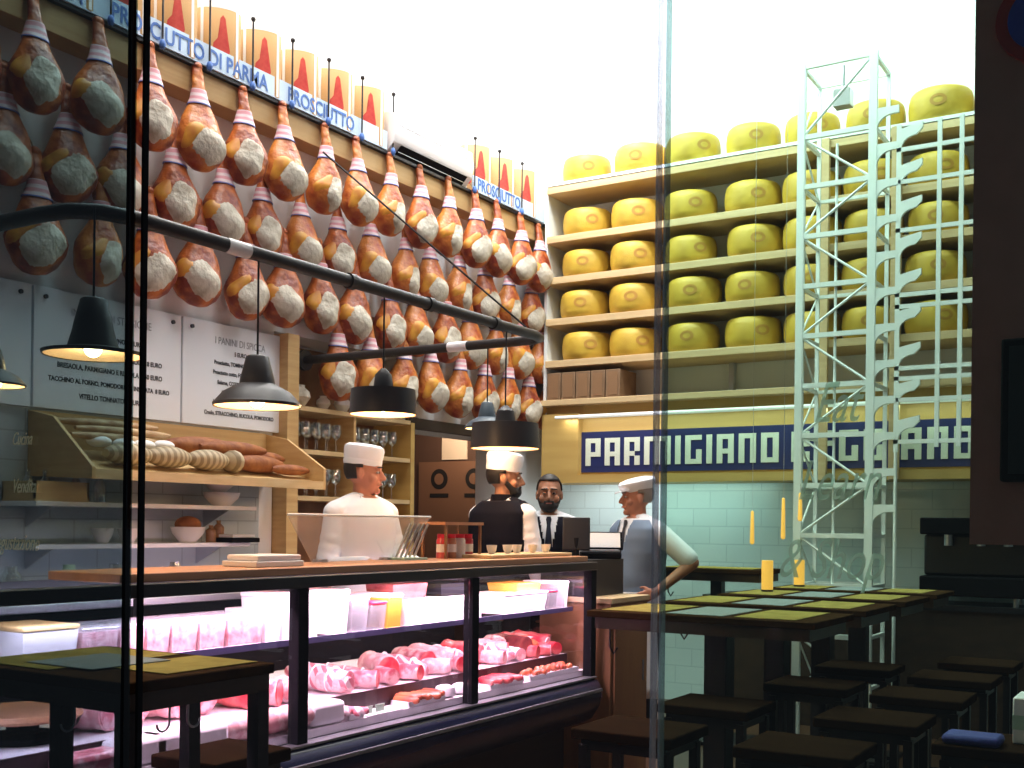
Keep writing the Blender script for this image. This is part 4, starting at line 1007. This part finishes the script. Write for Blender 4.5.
# right edge: screen and round sign on the dark wall
t = thing('wall_screen', (-.18, 3.2, 1.81), 'black wall screen on dark wall at the right edge', 'screen')
MB().box(-.285, .36, -.05, 0, -.185, .185).build('casing', 'blackmatt', t, bevel=.006); MB().box(-.265, .34, -.054, -.05, -.165, .165).build('glass_front', 'black', t)
p = W(1044, 18, y=3.2)
t = thing('round_sign', (p.x, 3.185, p.z), 'red and blue round sign cropped at the top right corner', 'sign')
MB().cyl((0, .014, 0), (0, 0, 0), .115, seg=40).build('red_ring', 'signred', t); MB().cyl((0, 0, 0), (0, -.004, 0), .085, seg=40).build('blue_disc', 'signblue2', t)

# ------------------------------------------------------------------ people
def remesh(o, vox=.007, smooth=2):
    r = o.modifiers.new('r', 'REMESH'); r.mode = 'VOXEL'; r.voxel_size = vox; r.use_smooth_shade = True
    if smooth: s = o.modifiers.new('s', 'SMOOTH'); s.iterations = smooth; s.factor = .5
    dg = bpy.context.evaluated_depsgraph_get(); me = bpy.data.meshes.new_from_object(o.evaluated_get(dg))
    o.modifiers.clear(); old = o.data; o.data = me; bpy.data.meshes.remove(old); me.shade_smooth()
    return o
TOR = [(.80, .150, .105), (.88, .168, .118), (.96, .165, .115), (1.05, .150, .105), (1.15, .155, .112), (1.27, .178, .122), (1.36, .180, .120), (1.42, .176, .108), (1.46, .135, .088), (1.50, .070, .066)]
def torp(th, z, off=0, T=TOR):
    for i in range(len(T) - 1):
        if z <= T[i + 1][0] + 1e-9:
            f = (z - T[i][0]) / (T[i + 1][0] - T[i][0]); rx = T[i][1] + (T[i + 1][1] - T[i][1]) * f; ry = T[i][2] + (T[i + 1][2] - T[i][2]) * f; break
    s, c = math.sin(th), math.cos(th)
    e = .85
    return Vector(((rx + off) * math.copysign(abs(s) ** e, s), (ry + off) * math.copysign(abs(c) ** e, c), z))
def torso(b, off=0, z0=.8, z1=1.5, belly=0):
    n = 14; R = []
    for i in range(n + 1):
        z = z0 + (z1 - z0) * i / n
        ring = [torp(2 * PI * k / 28, z, off) for k in range(28)]
        if belly:
            for p in ring:
                if p.y > 0: p.y += belly * math.exp(-((z - 1.05) / .16) ** 2) * (p.y / .12)
        R.append(ring)
    b.rings(R)
def shell(z0, z1, off, skip, belly=0, n=60, seg=140):
    b = MB(); bm = b.bm; V = {}
    for i in range(n + 1):
        z = z0 + (z1 - z0) * i / n
        for k in range(seg):
            p = torp(2 * PI * k / seg, z, off)
            if belly and p.y > 0: p.y += belly * math.exp(-((z - 1.05) / .16) ** 2) * (p.y / .12)
            V[i, k] = bm.verts.new(p)
    for i in range(n):
        for k in range(seg):
            q = (V[i, k], V[i, (k + 1) % seg], V[i + 1, (k + 1) % seg], V[i + 1, k])
            c = sum((v.co for v in q), Vector()) / 4
            if not skip(c): bm.faces.new(q)
    for v in [v for v in bm.verts if not v.link_faces]: bm.verts.remove(v)
    return b
def hand(b, w, d, nrm, side, s=1, curl=.5):
    """w wrist, d direction of fingers, nrm palm normal (the way fingers curl), side +1/-1 thumb side"""
    w = Vector(w); d = Vector(d).normalized(); nrm = Vector(nrm); nrm = (nrm - d * nrm.dot(d)).normalized(); a = d.cross(nrm) * side
    for q in (-.028, -.009, .010, .028): b.capsule(w + a * q * .7, .015, w + d * .085 + a * q, .0125, 8)
    for q, L_ in ((-.030, .058), (-.010, .072), (.010, .078), (.030, .070)):
        k = w + d * .085 + a * q; dd = (d * math.cos(curl * .5) + nrm * math.sin(curl * .5)).normalized()
        k2 = k + dd * L_ * .5; d2 = (d * math.cos(curl * 1.4) + nrm * math.sin(curl * 1.4)).normalized(); k3 = k2 + d2 * L_ * .3
        d3 = (d * math.cos(curl * 2.1) + nrm * math.sin(curl * 2.1)).normalized()
        b.capsule(k, .0092, k2, .0085, 8); b.capsule(k2, .0085, k3, .0078, 8); b.capsule(k3, .0078, k3 + d3 * L_ * .25, .007, 8)
    k = w + d * .025 + a * .026; k2 = k + (d * .6 + a * .75 + nrm * .2).normalized() * .038; k3 = k2 + (d * .9 + a * .25 + nrm * .35).normalized() * .032
    b.capsule(k, .013, k2, .0105, 8); b.capsule(k2, .0105, k3, .008, 8)

def person(name_lab, loc, yaw, hyaw, skin, arms, hat, shirt, sleeve, vest=None, beard=False, hair='hair', tie=False, belly=0, apron=False, H=1.78, pitch=0, shirt_sleeved=True, hatpitch=.0):
    """local frame: faces +Y, right hand +X. arms: dict side -> (elbow, wrist, finger dir, palm normal)"""
    t = thing('person', loc, name_lab, 'person'); t.rotation_euler = (0, 0, yaw); s = H / 1.78; t.scale = (s, s, s)
    b = MB(); torso(b, 0, belly=belly)
    b.capsule((0, -.005, 1.45), .058, (0, .005, 1.57), .052)
    HM = Matrix.Translation((0, .014, 1.622)) @ Matrix.Rotation(hyaw, 4, 'Z') @ Matrix.Rotation(pitch, 4, 'X')
    def hp(x, y, z): return HM @ Vector((x, y, z))
    R3 = HM.to_3x3().to_4x4()
    b.ball(hp(0, -.008, .028), .076, .094, .095, mtx=R3); b.ball(hp(0, .022, -.035), .058, .066, .078, mtx=R3)
    b.capsule(hp(0, .070, -.095), .020, hp(0, .060, -.088), .024)        # chin
    b.capsule(hp(0, .088, .012), .009, hp(0, .108, -.028), .013)          # nose
    b.ball(hp(0, .094, -.034), .018, .013, .009, mtx=R3)
    for q in (-1, 1):
        b.capsule(hp(q * .045, .075, .030), .010, hp(q * .015, .086, .030), .010)    # brow
        b.ball(hp(q * .080, -.006, -.008), .009, .020, .032, mtx=R3)                  # ear
        b.ball(hp(q * .046, .056, -.030), .022, .022, .022, mtx=R3)                   # cheek
        b.capsule((q * .035, .0, 1.455), .045, (q * .165, -.005, 1.405), .052)                # shoulder slope
    b.capsule(hp(-.018, .086, -.060), .009, hp(.018, .086, -.060), .009)  # mouth
    for q in (-1, 1):
        el, wr, fd, pn = arms[q]; sh = Vector((q * .175, -.005, 1.405))
        b.capsule(sh, .054, el, .041); b.capsule(el, .042, wr, .027); hand(b, wr, fd, pn, q if pn[1] <= 0 else -q)
        b.capsule((q * .09, 0, .88), .082, (q * .10, .01, .49), .058); b.capsule((q * .10, .01, .49), .056, (q * .105, -.01, .09), .038)
        b.capsule((q * .105, -.03, .05), .036, (q * .115, .13, .035), .032)
    remesh(b.build('body', skin, t), .0065, 3)
    for q in (-1, 1):
        e = MB().ball(hp(q * .030, .079, .004), .012, .010, .007, mtx=R3).build('eye', 'eye', t)
        MB().ball(hp(q * .030, .0875, .004), .007, .003, .0065, mtx=R3).build('iris', 'iris', e)
        MB().capsule(hp(q * .048, .083, .030), .004, hp(q * .014, .096, .033), .0045, 8).build('eyebrow', hair, t)
    MB().capsule(hp(-.016, .0945, -.060), .004, hp(.016, .0945, -.060), .004, 8).build('lips', 'lips', t)
    # hair as a cap of the skull, back and sides
    b = MB(); bm = b.bm; V = {}; n, sg = 14, 32
    for i in range(n + 1):
        ph = PI * (.02 + .68 * i / n)
        for k in range(sg):
            th = 2 * PI * k / sg; V[i, k] = bm.verts.new(HM @ (Vector((.0805 * math.sin(ph) * math.sin(th), .0985 * math.sin(ph) * math.cos(th) - .010, .100 * math.cos(ph) + .030))))
    for i in range(n):
        for k in range(sg):
            q_ = (V[i, k], V[i, (k + 1) % sg], V[i + 1, (k + 1) % sg], V[i + 1, k]); th = 2 * PI * (k + .5) / sg; ph = PI * (.02 + .68 * (i + .5) / n)
            front = math.cos(th)
            if front > .25 and ph > PI * .30: continue
            if front > -.25 and ph > PI * .52: continue
            bm.faces.new(q_)
    for v in [v for v in bm.verts if not v.link_faces]: bm.verts.remove(v)
    o = b.build('hair', hair, t); sm = o.modifiers.new('s', 'SOLIDIFY'); sm.thickness = .006; sm.offset = .5
    if beard:
        b = MB(); b.ball(hp(0, .048, -.078), .052, .052, .042, mtx=R3); b.capsule(hp(-.062, .012, -.03), .016, hp(-.04, .06, -.08), .02); b.capsule(hp(.062, .012, -.03), .016, hp(.04, .06, -.08), .02)
        b.capsule(hp(-.028, .092, -.049), .007, hp(.028, .092, -.049), .007)
        remesh(b.build('beard', hair, t), .006, 2)
    # shirt
    b = MB(); torso(b, .014, .86, 1.488, belly)
    for q in (-1, 1):
        el, wr = Vector(arms[q][0]), Vector(arms[q][1]); sh = Vector((q * .174, -.005, 1.405))
        b.capsule((q * .035, .0, 1.462), .064, sh, .068)
        if sleeve == 'short': e2 = sh.lerp(el, .86); b.capsule(sh, .068, e2, .066)
        else:
            b.capsule(sh, .062, el, .052); e2 = el.lerp(wr, .92 if sleeve == 'long' else .25); b.capsule(el, .055, e2, .040)
            for f in (.3, .5, .7, .85): pc = sh.lerp(el, f); b.capsule(pc + Vector((0, .006, 0)), .058, pc + Vector((0, -.006, .01)), .057)
    remesh(b.build('shirt', shirt, t), .008, 3)
    b = MB()
    R = []
    for rr_, z in ((.075, 1.462), (.070, 1.485), (.064, 1.515), (.060, 1.512), (.062, 1.48)):
        R.append([Vector((rr_ * math.sin(a), rr_ * .95 * math.cos(a) + .004, z - (.035 if math.cos(a) > .75 else .0) * (math.cos(a) - .75) * 4)) for a in [2 * PI * k / 28 for k in range(28)]])
    b.rings(R, cap=False); b.build('collar', shirt, t)
    for q in (-1, 1):
        MB().prism([(q * .008, .080, 1.462), (q * .062, .058, 1.50), (q * .075, .085, 1.445), (q * .035, .112, 1.415)], (0, .008, 0)).build('collar_point', shirt, t, smooth=False)
    if vest:
        f = lambda c: (c.y > 0 and abs(c.x) < .010 + .22 * (c.z - 1.24)) or (abs(c.x) > .178 and c.z > 1.25 and False)
        v = shell(.84, 1.475, .024, f, belly).build('waistcoat', vest, t); sm = v.modifiers.new('s', 'SOLIDIFY'); sm.thickness = .006; sm.offset = 1
        for q in (-1, 1): # straps over the shoulders cover the shirt
            MB().capsule((q * .085, -.0, 1.455), .052, (q * .14, -.0, 1.43), .05).build('shoulder_panel', vest, v)
        for k in range(4): MB().ball(torp(0, 1.15 - .07 * k, .033) + Vector((0, belly * math.exp(-((1.15 - .07 * k - 1.05) / .16) ** 2), 0)), .006, .004, .006, 8, 6).build('button', 'black', v)
    if tie:
        b = MB(); R = []
        for z, w_ in ((1.478, .012), (1.46, .018), (1.435, .013), (1.42, .012), (1.36, .018), (1.28, .024), (1.20, .028), (1.14, .030), (1.11, .004)):
            yy = max(torp(0, min(z, 1.45), .019).y, .104 if z > 1.43 else 0) + belly * math.exp(-((z - 1.05) / .16) ** 2)
            R.append([Vector((-w_, yy, z)), Vector((0, yy + .010, z)), Vector((w_, yy, z)), Vector((0, yy - .008, z))])
        b.rings(R)
        b.build('necktie', 'tie', t)
    # trousers and shoes
    b = MB(); R = [[torp(2 * PI * k / 28, z, .014) for k in range(28)] for z in (.82, .88, .94, .98)]; b.rings(R)
    for q in (-1, 1):
        b.capsule((q * .09, 0, .87), .098, (q * .10, .01, .49), .075); b.capsule((q * .10, .01, .49), .073, (q * .105, -.01, .10), .058)
    remesh(b.build('trousers', 'trousers', t), .01, 3)
    for q in (-1, 1):
        b = MB(); b.capsule((q * .105, -.045, .05), .044, (q * .118, .15, .038), .038); b.box(q * .11 - .045, q * .11 + .045, -.09, .19, 0, .02); remesh(b.build('shoe', 'shoe', t), .007, 2)
    if apron:
        b = shell(.82, 1.02, .036, lambda c: c.y < -.02, belly); 
        o = b.build('apron_waist', 'cloth', t); sm = o.modifiers.new('s', 'SOLIDIFY'); sm.thickness = .005
        b = MB(); R = []
        for i in range(9):
            z = .9 - .55 * i / 8; w = .19 + .02 * i / 8
            R.append([Vector((w * math.sin(a) * 1.05, (.135 + .012 * math.sin(a * 6)) * math.cos(a) + .02, z)) for a in [(-PI * .5 + PI * k / 20) for k in range(21)]])
        b.rings(R, cap=False, closed=False); o = b.build('apron_skirt', 'cloth', t); sm = o.modifiers.new('s', 'SOLIDIFY'); sm.thickness = .004
    # headwear
    HT = HM @ Matrix.Translation((0, -.008, .066)) @ Matrix.Rotation(-.12 + hatpitch, 4, 'X')
    if hat == 'side':
        b = MB(); b.lathe([(.083, -.022), (.088, -.02), (.093, .02), (.097, .06), (.093, .078), (.075, .090), (.04, .094)], seg=32, sx=.92, sy=1.14, mtx=HT); o = b.build('cap', 'capcloth', t)
        MB().lathe([(.0905, -.022), (.0925, -.004), (.0915, .010)], seg=32, sx=.92, sy=1.14, mtx=HT, cap=False).build('cap_band', 'cloth', o)
    if hat == 'flat':
        b = MB(); b.lathe([(.084, -.02), (.092, -.005), (.108, .02), (.110, .038), (.095, .055), (.05, .066), (.01, .068)], seg=32, sx=.95, sy=1.15, mtx=HT @ Matrix.Rotation(-.10, 4, 'X')); o = b.build('cap', 'capcloth', t)
        b = MB(); pts = [HT @ Vector((.078 * math.sin(a), .075 + .082 * math.cos(a), -.012 - .012 * math.cos(a))) for a in [(-PI * .5 + PI * k / 12) for k in range(13)]]
        b.prism(pts, (0, 0, .008)); b.build('peak', 'capcloth', o, smooth=False)
    return t
def yaw_of(v): return math.atan2(-v[0], v[1])
R_, F_ = (math.cos(YAW), math.sin(YAW)), (-math.sin(YAW), math.cos(YAW))
def dirv(a, c): return (R_[0] * a + F_[0] * c, R_[1] * a + F_[1] * c)
# man in white behind the counter, head turned to the right of the picture
y1_ = yaw_of(dirv(.72, -.69)); h1 = yaw_of(dirv(.97, -.05))
def rel(h, y): 
    a = h - y
    while a > PI: a -= 2 * PI
    while a < -PI: a += 2 * PI
    return a
p = W(362, 524, x=-4.15)
person('young man in white shirt and white cap working behind the counter', (p.x, p.y, .05), y1_, rel(h1, y1_), 'skin_red',
       {1: (Vector((.25, .02, 1.12)), Vector((.17, .27, 1.15)), (-.35, 1, -.1), (0, 0, -1)), -1: (Vector((-.25, .02, 1.12)), Vector((-.15, .27, 1.15)), (.35, 1, -.1), (0, 0, -1))},
       'side', 'cloth', 'long', H=1.90, apron=False)
y2_ = yaw_of(dirv(.62, .78)); h2 = yaw_of(dirv(.9, -.02))
p = W(503, 524, x=-3.74)
person('man in dark vest and white cap turned away, white sleeves showing', (p.x, p.y, .05), y2_, rel(h2, y2_), 'skin_dark',
       {1: (Vector((.245, .0, 1.12)), Vector((.235, .10, .90)), (0, .25, -1), (-1, -.1, 0)), -1: (Vector((-.24, .03, 1.12)), Vector((-.17, .22, 1.02)), (.3, 1, 0), (0, 0, -1))},
       'side', 'cloth', 'long', vest=None, beard=True, H=1.90)
person2 = [o for o in bpy.data.objects if o.name.startswith('person') and 'turned away' in o.get('label', '')][0]
o = shell(.84, 1.485, .026, lambda c: abs(c.x) > .19 and c.z > 1.27).build('padded_vest', 'vest', person2); sm = o.modifiers.new('s', 'SOLIDIFY'); sm.thickness = .012; sm.offset = 1
for q in (-1, 1): MB().capsule((q * .06, -.0, 1.462), .058, (q * .145, -.0, 1.425), .062).build('shoulder_panel', 'vest', o)
MB().lathe([(.078, 1.46), (.076, 1.50), (.07, 1.53), (.066, 1.53), (.07, 1.48)], seg=28, cap=False).build('stand_collar', 'vest', o)
y3_ = yaw_of(dirv(-.05, -1)); p = W(549, 524, y=6.62)
person('bearded man in black waistcoat and dark tie facing the window', (p.x, p.y, .0), y3_, 0, 'skin_dark',
       {1: (Vector((.25, .02, 1.12)), Vector((.20, .20, 1.02)), (-.3, 1, -.1), (0, 0, -1)), -1: (Vector((-.25, .02, 1.12)), Vector((-.20, .20, 1.02)), (.3, 1, -.1), (0, 0, -1))},
       None, 'cloth', 'long', vest='vest', beard=True, tie=True, H=1.87)
y4_ = yaw_of(dirv(-.78, -.62)); h4 = yaw_of(dirv(-.97, -.1)); p = W(638, 524, y=6.9)
person('stout man in white flat cap and grey-blue waistcoat, hand on hip', (p.x, p.y, 0), y4_, rel(h4, y4_), 'skin_red',
       {-1: (Vector((-.36, -.13, 1.21)), Vector((-.245, .09, 1.02)), (.75, .55, -.35), (.5, -.8, 0)), 1: (Vector((.27, .04, 1.13)), Vector((.19, .22, 1.0)), (-.6, .9, 0), (-.3, -.4, -1))},
       'flat', 'cloth', 'short', vest='bluevest', tie=True, hair='greyhair', belly=.05, apron=True, H=1.85)

# ------------------------------------------------------------------ light
def area(name, loc, target, sx, sy, e, col=(1, 1, 1)):
    l = bpy.data.lights.new(name, 'AREA'); l.shape = 'RECTANGLE'; l.size = sx; l.size_y = sy; l.energy = e; l.color = col
    o = bpy.data.objects.new(name, l); C.objects.link(o); o.location = loc
    o.rotation_euler = (Vector(target) - Vector(loc)).to_track_quat('-Z', 'Y').to_euler(); return o
def point(name, loc, e, col, r=.04):
    l = bpy.data.lights.new(name, 'POINT'); l.energy = e; l.color = col; l.shadow_soft_size = r
    o = bpy.data.objects.new(name, l); C.objects.link(o); o.location = loc; return o
area('left_ceiling_light', (-4.5, 5.8, 6.4), (-5.0, 5.8, 4.0), 5.5, .3, 240, (1, .97, .93)).rotation_euler.rotate_axis('Z', 0)
area('back_ceiling_light', (-2.6, 7.0, 6.7), (-2.6, 9.0, 4.8), 4.5, .5, 260, (.96, 1, 1))
area('room_ceiling_light', (-2.6, 4.6, 6.9), (-3.8, 6.5, 0), 2.0, 2.0, 95, (1, .95, .88))
ct = area('case_tube_light', (CF - .10, (Y0 + Y1) / 2 + .1, 1.225), (CF - .38, (Y0 + Y1) / 2 + .1, .7), 3.7, .05, 50, (1, .70, .88))
# orient the long side along the case
ct2 = area('case_shelf_fill', (CF - .145, (Y0 + Y1) / 2, 1.012), (0, 0, 0), 3.7, .03, 16, (1, .68, .86))  # added fill below the upper shelf, no tube there, brightens the middle deck
zc_ = Vector((.5, 0, .85)).normalized(); xc_ = Vector((0, 1, 0)); ct.rotation_euler = Matrix((xc_, zc_.cross(xc_), zc_)).transposed().to_euler(); ct2.rotation_euler = ct.rotation_euler
for L_ in lamps:
    point('pendant_glow', L_.location + Vector((0, 0, -.02)), 9, (1, .62, .32), .03)
point('passage_glow', (-5.95, 8.45, 2.5), 26, (1, .75, .5), .1)
area('tile_wall_fill', (-4.0, 8.6, 1.84), (-4.0, 8.95, 1.0), 1.7, .04, 8, (.9, 1, .98))  # added fill under the shelving, no fixture there, brightens the tile wall
area('sign_tube_light', (-3.0, 8.47, 2.40), (-3.0, 8.6, 2.0), 3.5, .03, 6, (1, .98, .85))
w = bpy.data.worlds.new('world'); sc.world = w; w.use_nodes = True
w.node_tree.nodes['Background'].inputs[0].default_value = (.55, .65, .8, 1); w.node_tree.nodes['Background'].inputs[1].default_value = .10
sc.view_settings.view_transform = 'Standard'; sc.view_settings.look = 'None'; sc.view_settings.gamma = 1
sc.view_settings.use_curve_mapping = False; sc.view_settings.exposure = 0
